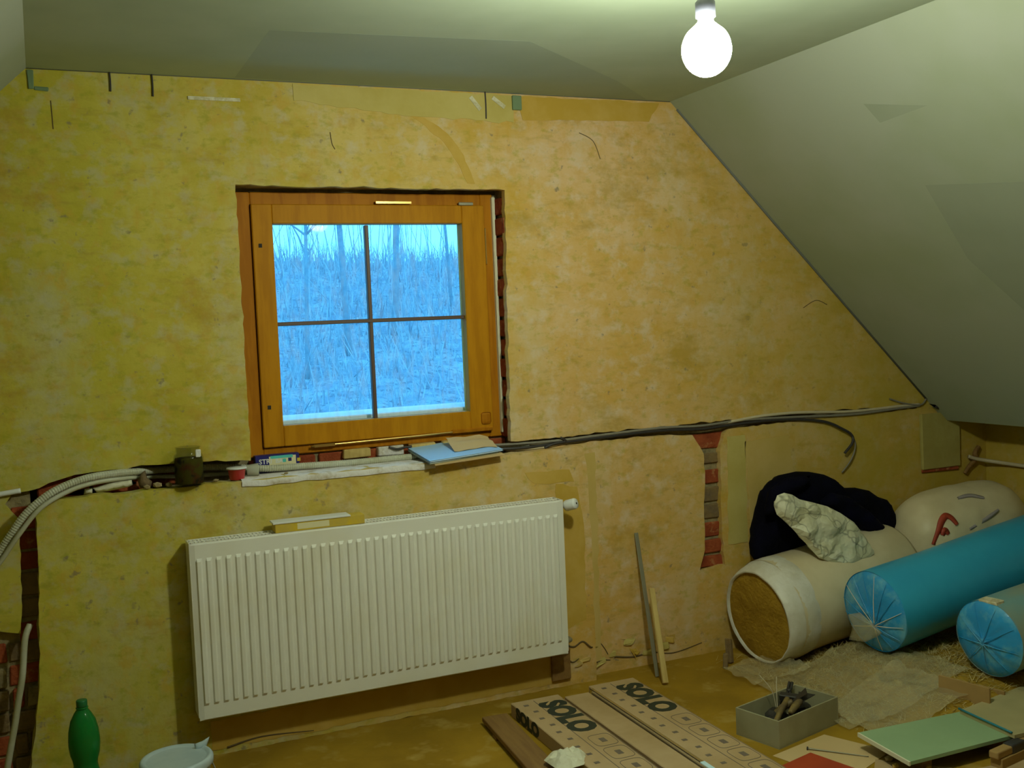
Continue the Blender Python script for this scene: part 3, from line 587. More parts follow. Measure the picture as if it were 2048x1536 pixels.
cup = thing('clear_cup', 'clear plastic cup lying on its side behind the red tub', 'cup', (.634, .030, .955), (0, math.radians(90), math.radians(-8)))
lathe('cup', [(.017, 0), (.018, .001), (.0215, .038), (.0225, .040), (.0205, .038), (.017, .002)], 'cup', cup, 24, cap=False)
bx = thing('small_carton', 'small navy and cream printed carton standing under the window frame', 'carton', (.752, .096, .9285), (0, 0, math.radians(-1)))
box('carton', -.078, .078, -.018, .018, 0, .066, 'navy', bx, bev=.001)
box('printed_panel', -.03, .066, -.0186, -.0184, .020, .060, 'cream', bx); box('printed_band', -.025, .055, -.0190, -.0187, .052, .062, 'teal', bx)
for x, z, c in ((-.012, .043, 'teal'), (.008, .045, 'navy'), (.04, .042, 'yellow')): box('printed_spot', x + .03, x + .042, -.0192, -.0188, z - .006, z + .006, c, bx)
text('lettering', 'STRI', .024, 'paper', bx, basis((-.066, -.0188, .036), (1, 0, 0), (0, 0, 1), (0, -1, 0)), .0006)
text('lettering', 'BA', .022, 'paper', bx, basis((-.008, -.0190, .036), (1, 0, 0), (0, 0, 1), (0, -1, 0)), .0006)
# papers and notebooks: tipped forward over the lip
FL = Vector((1.262, -.11, .943)); FR = Vector((1.537, -.09, .957)); BL = Vector((1.231, .09, .973))
ex = (FR - FL).normalized(); ez = ex.cross(BL - FL).normalized(); ey = ez.cross(ex)
stack_M = basis(FL, ex, ey, ez)
def sheet(name, label, cat, x0, x1, y0, y1, w0, w1, m, rz=0, edge=None):
    t = thing(name, label, cat); t.matrix_world = stack_M @ Matrix.Translation(((x0 + x1) / 2, (y0 + y1) / 2, w0)) @ Matrix.Rotation(math.radians(rz), 4, 'Z')
    a = (x1 - x0) / 2; b = (y1 - y0) / 2; h = w1 - w0
    if edge:
        box('cover', -a, a, -b, b, 0, h * .18, m, t, bev=.0005); box('cover', -a, a, -b, b, h * .82, h, m, t, bev=.0005); box('page_block', -a + .003, a - .003, -b + .003, b - .001, h * .18, h * .82, edge, t)
    else: box('sheet', -a, a, -b, b, 0, h, m, t, bev=.0005)
    return t
sheet('notebook', 'notebook with painted blue daylight lying topmost on the window ledge', 'notebook', 0, .30, 0, .205, -.006, 0, 'paper_daylit', 0, 'paper')
sheet('notebook', 'dark green backed notebook under the topmost one', 'notebook', -.002, .285, .004, .20, -.0135, -.0065, 'green_cover', 1.0, 'paper')
sheet('folder', 'tan paper folder at the bottom of the pile on the window ledge', 'folder', .02, .30, -.012, .18, -.0195, -.0140, 'paper_tan', -2)
tp = []
for i in range(9):
    for j in range(7):
        u = i / 8; w = j / 6; tp.append(tuple(stack_M @ Vector((.125 + u * .165 + .01 * w, .055 + w * .10 - .03 * (u > .9), .004 + .016 * w + .010 * noise.noise(Vector((u * 3, w * 3, 1))) + (.012 * (1 - u) * w)))))
n = len(tp); tp2 = [(p[0], p[1], p[2] - .0006) for p in tp]
ff = [(j * 1 + i * 7, j + 1 + i * 7, j + 1 + (i + 1) * 7, j + (i + 1) * 7) for i in range(8) for j in range(6)]
tag(obj('torn_paper', tp + tp2, ff + [tuple(k + n for k in reversed(q)) for q in ff], 'paper_tan', None, True), 'torn curled tan paper scrap lying on the notebooks', 'paper')
tag(tube('pen', [(1.17, .085, .985), (1.20, .08, .975), (1.235, .085, .978), (1.26, .085, .979)], .004, 'cable_b', n=8), 'short dark bent wire lying behind the notebooks', 'wire')
# rubbish in the groove on the left
pillow_o = pillow('crumpled_paper', [(.05, .916), (.08, .93), (.14, .934), (.18, .945), (.25, .947), (.265, .935), (.24, .925), (.18, .918), (.10, .914)], lambda u, v, w: (u, w - .01, v + .016), .014, 'crumple', None, step=.012, R=.02, crumple=.006, cs=40, seed=4)
tag(pillow_o, 'torn white paper strip stuffed in the broken groove at left', 'paper')
pillow_o = pillow('fabric_tuft', [(.275, .916), (.27, .94), (.28, .965), (.295, .975), (.30, .95), (.315, .935), (.31, .914)], lambda u, v, w: (u, w + .0, v + .015), .012, 'brick2', None, step=.010, R=.015, crumple=.006, cs=50, seed=7)
tag(pillow_o, 'dark reddish rag tuft beside the torn paper in the groove', 'rag')
for i, (x, y, s, lb) in enumerate(((.33, .02, .013, 'grey mortar crumb nearest the dark rag in the groove'), (.365, .01, .010, 'small mortar crumb left of the glass jar'), (.52, .015, .008, 'tiny mortar crumb between jar and red tub'), (.76, .012, .006, 'tiny crumb on the white dusty ledge'), (.295, -.0, .010, 'mortar crumb on the ledge below the dark rag'))):
    bm = bmesh.new(); bmesh.ops.create_icosphere(bm, subdivisions=1, radius=s)
    for q in bm.verts: q.co = Vector((q.co.x * 1.3, q.co.y, q.co.z * .8)) * random.uniform(.8, 1.15)
    o = tag(bmo('mortar_crumb', bm, 'rubble'), lb, 'crumb', 'mortar crumbs in the groove'); o.location = (x, y - .03, .9285 + s * .78 + (.004 if x > .6 else .0))

# ================================================================== FLOOR, LEFT
bt = thing('green_bottle', 'empty green plastic drink bottle standing by the wall', 'bottle', (.048, -.30, 0))
lathe('body', [(.030, 0), (.040, .003), (.044, .012), (.045, .03), (.044, .10), (.042, .115), (.037, .135), (.0345, .150), (.037, .165), (.043, .185), (.0455, .21), (.0455, .225), (.043, .255), (.036, .285), (.024, .308), (.0155, .320), (.0140, .328), (.0140, .331)], 'pet', bt, 36)
lathe('neck_ring', [(.0145, .3215), (.018, .3225), (.018, .3245), (.0145, .3255)], 'pet', bt, 24)
M['greencap'] = mat('green_cap', (.01, .14, .04), .4)
lathe('cap', [(.0155, .327), (.016, .328), (.016, .345), (.0145, .347), (.004, .3472)], 'greencap', bt, 24)
bk = thing('white_bucket', 'white plastic bucket with lid at the bottom edge by the wall', 'bucket', (.305, -.36, 0))
lathe('body', [(.085, 0), (.088, .003), (.102, .124), (.104, .126)], 'bucket', bk, 40)
lathe('lid', [(.107, .112), (.110, .116), (.110, .132), (.106, .138), (.098, .140), (.092, .134), (.088, .133), (.03, .135), (.004, .135)], 'bucket', bk, 40)
pillow('pull_tab', [(-.014, 0), (-.018, .028), (.006, .034), (.03, .048), (.026, .03), (.016, .0)], lambda u, v, w: (.078 + u, .05 + w, .128 + v * .75), .005, 'bucket', bk, step=.007, R=.012, crumple=.001)
tube('bail_handle', [(.106, 0, .10), (.108, -.045, .075), (.06, -.108, .06), (0, -.122, .055), (-.06, -.108, .06), (-.108, -.045, .075), (-.106, 0, .10)], .0025, 'steel', bk, n=6)

# ================================================================== FLOOR PACKS
def pack(label, x0, x1, y0, h, L, rz, side_text=True, prints=True):
    t = thing('flooring_pack', label, 'carton', ((x0 + x1) / 2, y0, 0), (0, 0, math.radians(rz)), 'long cartons on the floor')
    w = (x1 - x0) / 2; box('carton', -w, w, -L, 0, 0, h, 'card', t, bev=.0025)
    if prints:
        Tm = lambda x, y, s: basis((x, y, h + .0003), (0, -1, 0), (1, 0, 0), (0, 0, 1))
        a = text('lettering', 'SOLO', .128, 'ink', t, Tm(-.008, -.055, 1), .0075, .94); a['label'] = 'bold dark SOLO lettering'
        box('printed_line', -.0145, -.012, -L + .01, -.02, h, h + .0006, 'ink2', t); box('printed_line', w - .006, w - .004, -L + .01, -.05, h, h + .0006, 'ink2', t)
        for k in range(7):
            y = -.46 - k * .112
            ring = []; N = 40
            for q in range(N):
                an = 2 * math.pi * q / N; e = .46
                ring.append(Vector((w * .46 + .040 * math.copysign(abs(math.cos(an)) ** e, math.cos(an)), y + .048 * math.copysign(abs(math.sin(an)) ** e, math.sin(an)), h + .0003)))
            v, f = tube_data(ring + [ring[0]], .0011, 4); obj('printed_outline', v, f, 'ink2', t)
            box('printed_mark', w * .46 - .010, w * .46 + .010, y - .016, y + .016, h, h + .0006, 'ink2', t, bev=.0)
        for k in range(15): box('printed_mark', -w + .03 + .008 * (k % 2), -w + .048 + .008 * (k % 2), -.06 - k * .07, -.045 - k * .07, h, h + .0006, 'ink2', t)
    if side_text:
        text('side_lettering', 'SOLO', .062, 'ink', t, basis((-w - .0004, -.05, .006), (0, -1, 0), (0, 0, 1), (-1, 0, 0)), .004, 1.25)
    return t
pack('nearest-left long cardboard carton printed SOLO, beside the brown plank', 1.482, 1.672, -.243, .05, 1.285, -1.5)
pack('plain long cardboard carton between the two SOLO cartons', 1.690, 1.790, -.262, .042, 1.22, -1.2, False, False)
pack('right long cardboard carton printed SOLO, next to the tool box', 1.812, 2.005, -.222, .048, 1.285, -1.0, False)
al = thing('aluminium_strip', 'bright aluminium edging strip lying beside the right SOLO carton', 'metal strip', (1.797, -.262, .001), (0, 0, math.radians(-1.3)))
box('web', -.0015, .0015, -1.2, 0, 0, .052, 'alu', al); box('flange', -.0015, .012, -1.2, 0, .050, .052, 'alu', al)
M['sleeve'] = mat('window_glint', (.62, .85, .98), .3)  # window reflection on the strip, painted as a pale blue piece
box('painted_glint', -.003, .014, -1.0, -.755, .049, .0545, 'sleeve', al, bev=.001)  # window reflection on the strip, added as a solid piece
pk = thing('loose_plank', 'short brown plank lying on the floor left of the cartons', 'plank', (1.405, -.268, 0), (0, 0, math.radians(-5)))
box('board', -.047, .047, -.62, 0, .012, .030, 'plank', pk, bev=.002); box('batten', -.047, .047, -.50, -.46, 0, .012, 'plank', pk, bev=.001); box('batten', -.047, .047, -.16, -.12, 0, .012, 'plank', pk, bev=.001)
cp = pillow('crumpled_paper', [(-.05, -.04), (-.055, .02), (-.02, .05), (.01, .045), (.05, .055), (.06, .0), (.03, -.05), (-.02, -.055)], lambda u, v, w: (1.437 + u * 1.2, -.775 + v * 1.3, .047 + w), .010, 'crumple', None, step=.010, R=.03, crumple=.026, cs=20, seed=12, ridged=True, smooth=False)
tag(cp, 'crumpled white paper lying on the brown plank', 'paper')

# leaning lath and bar
def bar(name, label, a, b, wx, wy, m, cat):
    a = Vector(a); b = Vector(b); t = thing(name, label, cat); d = (b - a).normalized(); ex = Vector((1, 0, 0)); ex = (ex - d * ex.dot(d)).normalized(); ey = d.cross(ex)
    t.matrix_world = basis(a, ex, ey, d); box('bar', -wx / 2, wx / 2, -wy / 2, wy / 2, 0, (b - a).length, m, t, bev=.0015, jit=.001)
    return t
bar('grey_strip', 'thin grey strip leaning against the wall behind the pale lath', (2.155, -.155, .004), (2.168, -.006, .555), .018, .004, 'steel', 'metal strip')  # narrow grey strip, longer than the lath beside it
t = bar('wooden_lath', 'pale raw wooden lath leaning against the wall right of the radiator', (2.135, -.245, .008), (2.183, -.085, .34), .022, .014, 'lath', 'lath')

# ================================================================== TOOL BOX
A = Vector((2.066, -.779, 0)); B = Vector((2.097, -.956, 0)); Cc = Vector((2.412, -.876, 0)); ang = math.atan2(Cc.y - B.y, Cc.x - B.x)
tb = thing('open_cardboard_box', 'small open cardboard box full of tools on the floor', 'box', (2.260, -.828, 0), (0, 0, ang))
a, b, h, th = .1625, .09, .094, .005
box('bottom', -a, a, -b, b, 0, .004, 'card_grey', tb)
for nme, q in (('side_wall', (-a, -a + th, -b, b)), ('side_wall', (a - th, a, -b, b)), ('end_wall', (-a + th, a - th, -b, -b + th)), ('end_wall', (-a + th, a - th, b - th, b))): box(nme, q[0], q[1], q[2], q[3], .004, h, 'card_grey', tb, bev=.001)
TM = Matrix.Translation((2.260, -.828, 0)) @ Matrix.Rotation(ang, 4, 'Z')
M['handle'] = mat('worn_tool_handle', (.22, .15, .04), .6, (.12, .08, .03), 20, 3); M['oldsteel'] = mat('dark_tool_steel', (.05, .045, .04), .5, metal=.5)
def tool(name, label, x, y, z, rx, rz, kind):
    t = thing(name, label, 'tool', (0, 0, 0), group='tools in the cardboard box'); t.matrix_world = TM @ Matrix.Translation((x, y, z)) @ Matrix.Rotation(math.radians(rz), 4, 'Z') @ Matrix.Rotation(math.radians(rx), 4, 'Y')
    if kind == 'hammer':
        tube('handle', [(0, 0, 0), (.06, 0, .004), (.15, 0, 0)], .010, 'handle', t, n=8); box('head', .145, .170, -.04, .03, -.012, .012, 'oldsteel', t, bev=.003)
    elif kind == 'scraper':
        tube('handle', [(0, 0, 0), (.05, 0, .003), (.09, 0, 0)], lambda s: .009 + .004 * math.sin(s * 3.1), 'handle', t, n=8); obj('blade', [(.085, -.008, .001), (.085, .008, .001), (.15, .03, .0015), (.15, -.03, .0015), (.085, -.008, -.001), (.085, .008, -.001), (.15, .03, -.0), (.15, -.03, -.0)], [(0, 1, 2, 3), (7, 6, 5, 4), (0, 4, 5, 1), (1, 5, 6, 2), (2, 6, 7, 3), (3, 7, 4, 0)], 'oldsteel', t)
    elif kind == 'pliers':
        for s in (-1, 1): tube('handle', [(0, s * .022, 0), (.05, s * .018, 0), (.09, s * .004, 0), (.10, -s * .004, 0), (.135, -s * .005, 0)], .005, 'oldsteel', t, n=6)
        pv = lathe('pivot', [(.009, -.007), (.009, .007)], 'oldsteel', t, 12); pv.location = (.097, 0, 0)
    elif kind == 'screwdriver':
        tube('handle', [(0, 0, 0), (.03, 0, 0), (.08, 0, 0)], .012, 'cable_b', t, n=8); tube('shaft', [(.078, 0, 0), (.12, 0, 0), (.17, 0, 0)], .003, 'steel', t, n=6)
    return t
tool('claw_hammer', 'wooden-handled hammer lying across the tool box', -.10, -.03, .060, -12, 22, 'hammer')
tool('scraper', 'scraper with pale wooden handle poking out of the tool box', -.02, .05, .035, -38, -48, 'scraper')
tool('pliers', 'dark pliers standing half up in the tool box', .02, .03, .045, -30, 25, 'pliers')
tool('screwdriver', 'black screwdriver at the left end of the tool box', -.13, .03, .05, 4, -25, 'screwdriver')
tool('wood_chisel', 'pale stick-handled chisel over the front rim of the tool box', -.055, -.055, .085, -8, 15, 'scraper')
for i, (x, y, z, lb) in enumerate(((.09, -.03, .03, 'dark metal lump at the right end of the tool box'), (-.06, .02, .028, 'dark metal lump under the hammer in the tool box'), (.03, -.045, .03, 'dark metal lump at the front of the tool box'), (.115, .035, .034, 'dark metal lump in the far right corner of the tool box'), (-.095, -.025, .03, 'dark metal lump in the left corner of the tool box'), (.0, .05, .035, 'dark metal lump at the back of the tool box'))):
    bm = bmesh.new(); bmesh.ops.create_icosphere(bm, subdivisions=2, radius=.034)
    for q in bm.verts: q.co = Vector((q.co.x * 1.4, q.co.y, q.co.z * .7)) * (1 + .35 * noise.noise(q.co * 40 + Vector((i * 7, 0, 0))))
    o = tag(bmo('metal_fitting', bm, 'oldsteel'), lb, 'fitting', 'fittings in the cardboard box'); o.matrix_world = TM @ Matrix.Translation((x, y, z))
tag(tube('thin_wire', [(2.235, -.80, .07), (2.225, -.79, .13), (2.195, -.765, .18)], .0016, 'cable_w', n=5), 'thin pale wire standing up out of the tool box', 'wire')
tag(tube('thin_wire', [(2.24, -.80, .07), (2.25, -.785, .12), (2.262, -.77, .165)], .0016, 'cable_w', n=5), 'second thin pale wire standing up out of the tool box, more upright', 'wire')

# ================================================================== INSULATION ROLLS
def roll(name, label, c, r, psi, tilt, L, m, mend, wrap, er=1.0, ey=0.0):
    ax = Vector((math.sin(psi) * math.cos(tilt), math.cos(psi) * math.cos(tilt), math.sin(tilt))); sx = Vector((math.cos(psi), -math.sin(psi), 0)); uz = sx.cross(ax)
    if uz.z < 0: uz = -uz
    t = thing(name, label, 'insulation roll', group='insulation rolls in the right corner'); t.matrix_world = basis(c, sx, uz, ax)
    N = 56; V = []; Fc = []; prof = [(.0, .012), (.5, .004), (.88, .0), (.97, .006), (1.0, .02), (1.0, .1 * L), (.985, .3 * L), (1.0, .6 * L), (1.0, L - .02), (.96, L), (.5, L + .004), (0, L + .01)]
    for q, z in prof:
        for k in range(N):
            an = 2 * math.pi * k / N; rr = r * q * (1 + .012 * noise.noise(Vector((math.cos(an) * 2, math.sin(an) * 2, z * 5 + c[0] * 9)))); V.append((rr * math.cos(an), rr * math.sin(an), z))
    for i in range(len(prof) - 1):
        for k in range(N): Fc.append((i * N + k, i * N + (k + 1) % N, (i + 1) * N + (k + 1) % N, (i + 1) * N + k))
    body = obj('wrapped_body', V[4 * N:], [tuple(i - 4 * N for i in f) for f in Fc if min(f) >= 4 * N], m, t, True)
    V2 = []; rings = [0.02, .12, .3, .5, .7, .85, .95, 1.0]
    for q in rings:
        for k in range(N):
            an = 2 * math.pi * k / N
            if wrap == 'knot': z = .004 + .030 * (q - .15) ** 2 * 0 - .012 * (1 - q) * (1 if q > .1 else 1.6) + .006 * noise.noise(Vector((math.cos(an) * 5, math.sin(an) * 5, q * 1.2 + c[0]))) * (1 - abs(q - .5)) + .02 * q ** 6
            else: z = -.045 + .008 * q ** 8 + .004 * noise.noise(Vector((q * 5 * math.cos(an), q * 5 * math.sin(an), 2)))
            V2.append((r * er * q * math.cos(an), r * er * q * math.sin(an) + ey, z))
    F2 = [tuple(range(N))]
    for i in range(len(rings) - 1):
        for k in range(N): F2.append((i * N + k, i * N + (k + 1) % N, (i + 1) * N + (k + 1) % N, (i + 1) * N + k))
    obj('end_face', V2, F2, mend, t, True)
    return t
r1 = roll('insulation_roll', 'white-wrapped roll with bare brown end, left of the blue rolls', (2.635, -.228, .212), .207, 1.50, .105, .70, 'white_roll', 'wool', 'open', .90, -.012)
# milky film collar folded over the end of the white roll
V = []; Fc = []; N = 64; prof = [(.87, -.030, -.012), (.895, -.052, -.012), (.925, -.048, -.010), (.965, -.020, -.005), (1.0, .025, 0), (1.014, .06, 0), (1.010, .085, 0), (1.003, .10, 0)]
for q, z, oy in prof:
    for k in range(N):
        an = 2 * math.pi * k / N; wob = 1 + .018 * noise.noise(Vector((math.cos(an) * 4, math.sin(an) * 4, z * 20)))
        V.append((.207 * q * wob * math.cos(an), .207 * q * wob * math.sin(an) + oy, z))
for i in range(len(prof) - 1):
    for k in range(N): Fc.append((i * N + k, i * N + (k + 1) % N, (i + 1) * N + (k + 1) % N, (i + 1) * N + k))
obj('film_collar', V, Fc, 'film', r1, True)
r2 = roll('insulation_roll', 'long bright blue film-wrapped roll with gathered knotted end', (2.842, -.60, .262), .157, 1.52, .115, 1.12, 'blue_roll', 'blue_end', 'knot')
kn = pillow('film_knot', [(0, .012), (-.045, .05), (-.085, .035), (-.075, -.005), (-.09, -.045), (-.04, -.04), (0, -.012), (.012, 0)], lambda u, v, w: (u * 1.5 + .055, v * 1.3 - .055, w - .028 + u * .25), .006, 'film_clear', r2, step=.01, R=.03, crumple=.006, cs=40)
for k in range(16):  # pleats of film gathered to the knot
    an = 2 * math.pi * k / 16 + .2; e = Vector((.15 * math.cos(an), .15 * math.sin(an), .010)); s = Vector((.03, -.04, -.018)); m_ = (e + s) / 2 + Vector((0, 0, -.004))
    tube('film_pleat', [tuple(s), tuple(m_), tuple(e)], lambda q: .0022 * (1 - .6 * q), 'film' if k % 3 == 0 else 'blue_end', r2, n=5, seg=4)
r3 = roll('insulation_roll', 'short roll with blue gathered end and beige wrap at the right edge', (2.99, -1.005, .238), .137, 1.50, .09, 1.0, 'beige_film', 'blue_end', 'knot')
box('shiny_tape', -.03, .045, .128, .139, .02, .06, 'tape', r3, bev=.002, jit=.002)
for k in range(9):
    an = 2 * math.pi * k / 9 + .5; e = Vector((.128 * math.cos(an), .128 * math.sin(an), .010)); s = Vector((.0, -.01, -.016))
    tube('film_pleat', [tuple(s), tuple((e + s) / 2 + Vector((0, 0, -.004))), tuple(e)], lambda q: .002 * (1 - .6 * q), 'blue_end', r3, n=5, seg=4)
# big white pack in the corner
wp = thing('wrapped_pack', 'fat white plastic-wrapped pack with red print in the corner', 'insulation pack', (3.715, -.205, .0))
V = []; Fc = []; NU, NV = 40, 48
for j in range(NV + 1):
    vv = -1 + 2 * j / NV; x = .345 * vv; rr = max(0.0, 1 - abs(vv) ** 4.0) ** .5
    for i in range(NU):
        an = 2 * math.pi * i / NU; k = 1 + .05 * noise.noise(Vector((math.cos(an) * 2, math.sin(an) * 2, vv * 3)))
        V.append((x, (.185 * rr * math.cos(an) * k), .405 + .05 * (vv) * .4 + .215 * rr * math.sin(an) * k))
for j in range(NV):
    for i in range(NU): a_ = j * NU + i; Fc.append((a_, j * NU + (i + 1) % NU, (j + 1) * NU + (i + 1) % NU, (j + 1) * NU + i))
obj('wrapped_body', V, Fc, 'white_roll', wp, True)
def onpack(x, t):  # point on the front of the pack
    rr = max(0.0, 1 - abs(x / .345) ** 4) ** .5; return (x, -.189 * rr * math.cos(t), .405 + .02 * x / .345 + .219 * rr * math.sin(t))
def ribbon(name, pts, w, m):
    P = [Vector(p) for p in smoothpath([onpack(*p) for p in pts], 6)]; V = []; Fc = []
    for i, p in enumerate(P):
        t = (P[min(i + 1, len(P) - 1)] - P[max(i - 1, 0)]).normalized(); c = Vector((p.x, 0, .405)); nr = (p - c).normalized(); sd = t.cross(nr).normalized() * w * (.6 + .5 * math.sin(math.pi * i / (len(P) - 1)))
        V += [p + sd + nr * .001, p - sd + nr * .001, p - sd - nr * .006, p + sd - nr * .006]
    for i in range(len(P) - 1):
        for a, b in ((0, 1), (1, 2), (2, 3), (3, 0)): Fc.append((i * 4 + a, i * 4 + b, i * 4 + 4 + b, i * 4 + 4 + a))
    return obj(name, V, Fc, m, wp, True)
ribbon('red_print', [(-.285, .12), (-.26, .42), (-.235, .62), (-.21, .70), (-.19, .62), (-.175, .45)], .013, 'red_ink')
ribbon('red_print', [(-.25, .30), (-.235, .40), (-.225, .30)], .012, 'red_ink')
ribbon('violet_print', [(-.12, .30), (-.02, .42), (.07, .55)], .007, 'violet_ink')
ribbon('violet_print', [(-.10, 1.02), (-.03, 1.02), (.03, .88)], .008, 'violet_ink')
# prop under the pack and far roll ends: old wool batt
# jacket and crumpled white bag
jk = thing('dark_jacket', 'black-navy jacket heaped over the white roll against the wall', 'jacket', (2.95, -.16, .42))
out = [(2.665, .40), (2.655, .46), (2.675, .545), (2.69, .62), (2.705, .685), (2.75, .722), (2.81, .746), (2.88, .752), (2.95, .744), (3.03, .724), (3.09, .696), (3.14, .655), (3.20, .650), (3.28, .628), (3.33, .595), (3.385, .575), (3.415, .53), (3.42, .475), (3.40, .41), (3.36, .36), (3.28, .37), (3.18, .40), (3.0, .41), (2.8, .40)]
JF = lambda u, v, w: (u - 2.95, w + .045 - .42 * max(0, v - .42) * .12, v - .42)
pillow('jacket_body', out, JF, .085, 'cloth', jk, step=.016, R=.11, crumple=.036, cs=8, seed=3, back=.75)
M['cloth2'] = mat('navy_lining', (0.0016, 0.0016, 0.008), 0.9, (0.002, .002, .014), 7, 4, bump=.3, spec=.1)
pillow('sleeve', [(2.93, .62), (3.0, .66), (3.1, .63), (3.2, .56), (3.28, .49), (3.27, .45), (3.18, .47), (3.05, .55)], lambda u, v, w: (u - 2.95, w - .045, v - .42), .045, 'cloth2', jk, step=.014, R=.05, crumple=.030, cs=13, seed=8)
pillow('collar', [(2.66, .60), (2.69, .70), (2.78, .745), (2.9, .74), (2.86, .69), (2.76, .67), (2.71, .60)], lambda u, v, w: (u - 2.95, w - .04, v - .42), .035, 'cloth', jk, step=.018, R=.04, crumple=.012, cs=14, seed=18)
wb = pillow('crumpled_bag', [(2.635, .660), (2.655, .695), (2.69, .702), (2.73, .69), (2.763, .668), (2.83, .648), (2.90, .625), (2.965, .590), (3.03, .545), (3.085, .475), (3.113, .415), (3.09, .375), (3.0, .370), (2.90, .395), (2.83, .425), (2.775, .49), (2.72, .55), (2.68, .59), (2.645, .62)],
    lambda u, v, w: (u, w - .318 + .10 * max(0, v - .45) - .03 * max(0, .45 - v) * 8, v), .030, 'bagm', None, step=.0145, R=.04, crumple=.045, cs=8.5, seed=6, ridged=True, smooth=False)
tag(wb, 'crumpled white plastic bag lying on the dark jacket', 'bag')

# ------------------------------------------------------------------ loose wool and film on the floor
V = []; Fc = []; nx, ny = 80, 56
def heap(x, y):
    a = math.exp(-(((x - 3.12) / .42) ** 4 + ((y + .74) / .44) ** 4)) * .105
    b = math.exp(-(((x - 3.65) / .45) ** 4 + ((y + .55) / .52) ** 4)) * .135
    h = max(a, b)
    if h > .004: h += .018 * noise.noise(Vector((x * 9, y * 9, 1))) + .010 * noise.noise(Vector((x * 26, y * 26, 4)))
    return h
for j in range(ny):
    for i in range(nx):
        x = 2.45 + 1.64 * i / (nx - 1); y = -1.32 + 1.28 * j / (ny - 1); h = heap(x, y); V.append((x, y, max(h - .006, -.004)))
for j in range(ny - 1):
    for i in range(nx - 1): a_ = j * nx + i; Fc.append((a_, a_ + 1, a_ + nx + 1, a_ + nx))
hp = obj('loose_wool_bed', V, Fc, 'wool', None, True); hp['kind'] = 'stuff'; tag(hp, 'loose yellow mineral wool spread under the blue rolls', 'mineral wool')
V = []; Fc = []
for k in range(9000):
    x = random.gauss(2.86, .28); y = random.gauss(-.62, .28)
    if not (2.45 < x < 3.7 and -1.15 < y < -.1): continue
    z = max(heap(x, y) - .004, 0.0); L = random.uniform(.012, .05); an = random.uniform(0, 6.28); w = .0012; el = random.uniform(-.05, .45)
    d = Vector((math.cos(an) * L, math.sin(an) * L, el * L)); s = Vector((-math.sin(an) * w, math.cos(an) * w, 0)); p = Vector((x, y, z + .001)); b_ = len(V)
    V += [p - s, p + s, p + d + s * .3, p + d - s * .3]; Fc.append((b_, b_ + 1, b_ + 2, b_ + 3))
M['fibre'] = mat('yellow_fibre', (.50, .36, .08), .8, (.6, .5, .25), 20, 3)
fb = obj('loose_wool_fibres', V, Fc, 'fibre'); fb['kind'] = 'stuff'; tag(fb, 'scattered yellow wool fibres on the floor in front of the rolls', 'fibres')
def film(name, label, x0, x1, y0, y1, rz, amp, seed, m, base=.004):
    V = []; Fc = []; n, k = 46, 40
    for j in range(k):
        for i in range(n):
            u = i / (n - 1); v = j / (k - 1); x = x0 + (x1 - x0) * u; y = y0 + (y1 - y0) * v
            q = noise.noise(Vector((x * 7, y * 7, seed))) + .6 * noise.noise(Vector((x * 16, y * 16, seed)))
            ed = 1 + .12 * noise.noise(Vector((u * 5, v * 5, seed + 4)))
            xx = (x0 + x1) / 2 + (x - (x0 + x1) / 2) * ed; yy = (y0 + y1) / 2 + (y - (y0 + y1) / 2) * ed
            V.append((xx, yy, max(0, heap(xx, yy)) + base + amp * max(0, .25 + .6 * (1 - 2 * abs(q) * .9))))
    for j in range(k - 1):
        for i in range(n - 1): a_ = j * n + i; Fc.append((a_, a_ + 1, a_ + n + 1, a_ + n))
    return tag(obj(name, V, Fc, m, None, True), label, 'plastic film')
film('plastic_film', 'rumpled clear plastic film spread on the floor behind the tool box', 2.42, 2.98, -.95, -.42, 0, .016, 3, 'film_clear')
film('plastic_film', 'second rumpled clear film sheet between tool box and green board', 2.46, 2.86, -1.06, -.72, 0, .014, 9, 'film_clear', .008)
film('plastic_film', 'small clump of clear film fallen below the white roll end', 2.40, 2.66, -.46, -.22, 0, .03, 14, 'film_clear')
for (x, y, h, rz, lb) in ((2.50, -.16, .10, 20, 'small dark red offcut standing by the wall below the white roll'), (2.445, -.20, .06, -30, 'tiny dark offcut on the floor left of the white roll')):
    t = tag(box('brick_offcut', -.010, .010, -.014, .014, 0, h, 'brick2', bev=.003, jit=.004), lb, 'offcut'); t.location = (x, y, 0); t.rotation_euler = (math.radians(-7), math.radians(6), math.radians(rz))
# cardboard bits propping the short blue roll
t = thing('folded_cardboard', 'folded brown cardboard propped under the short blue roll', 'cardboard', (2.93, -1.02, .0), (0, 0, math.radians(12)))
box('flap', -.09, -.082, -.10, .09, 0, .125, 'card2', t, bev=.001); box('flap', -.085, .14, -.10, .09, .0, .006, 'card2', t, bev=.001); box('flap', .02, .028, -.09, .09, .006, .085, 'card2', t, bev=.001)
pl = pillow('shadow_fill', [(0, 0), (.02, .05), (.07, .07), (.14, .06), (.30, .03), (.34, 0), (.15, -.01)], lambda u, v, w: (3.02 + u, -1.15 + w, .012 + v), .035, 'cloth', None, step=.016, R=.05, crumple=.008, cs=20, seed=31)  # shadow in the hollow under the roll, added as a black solid
tag(pl, 'black form standing for the shadow under the short blue roll', 'bag')

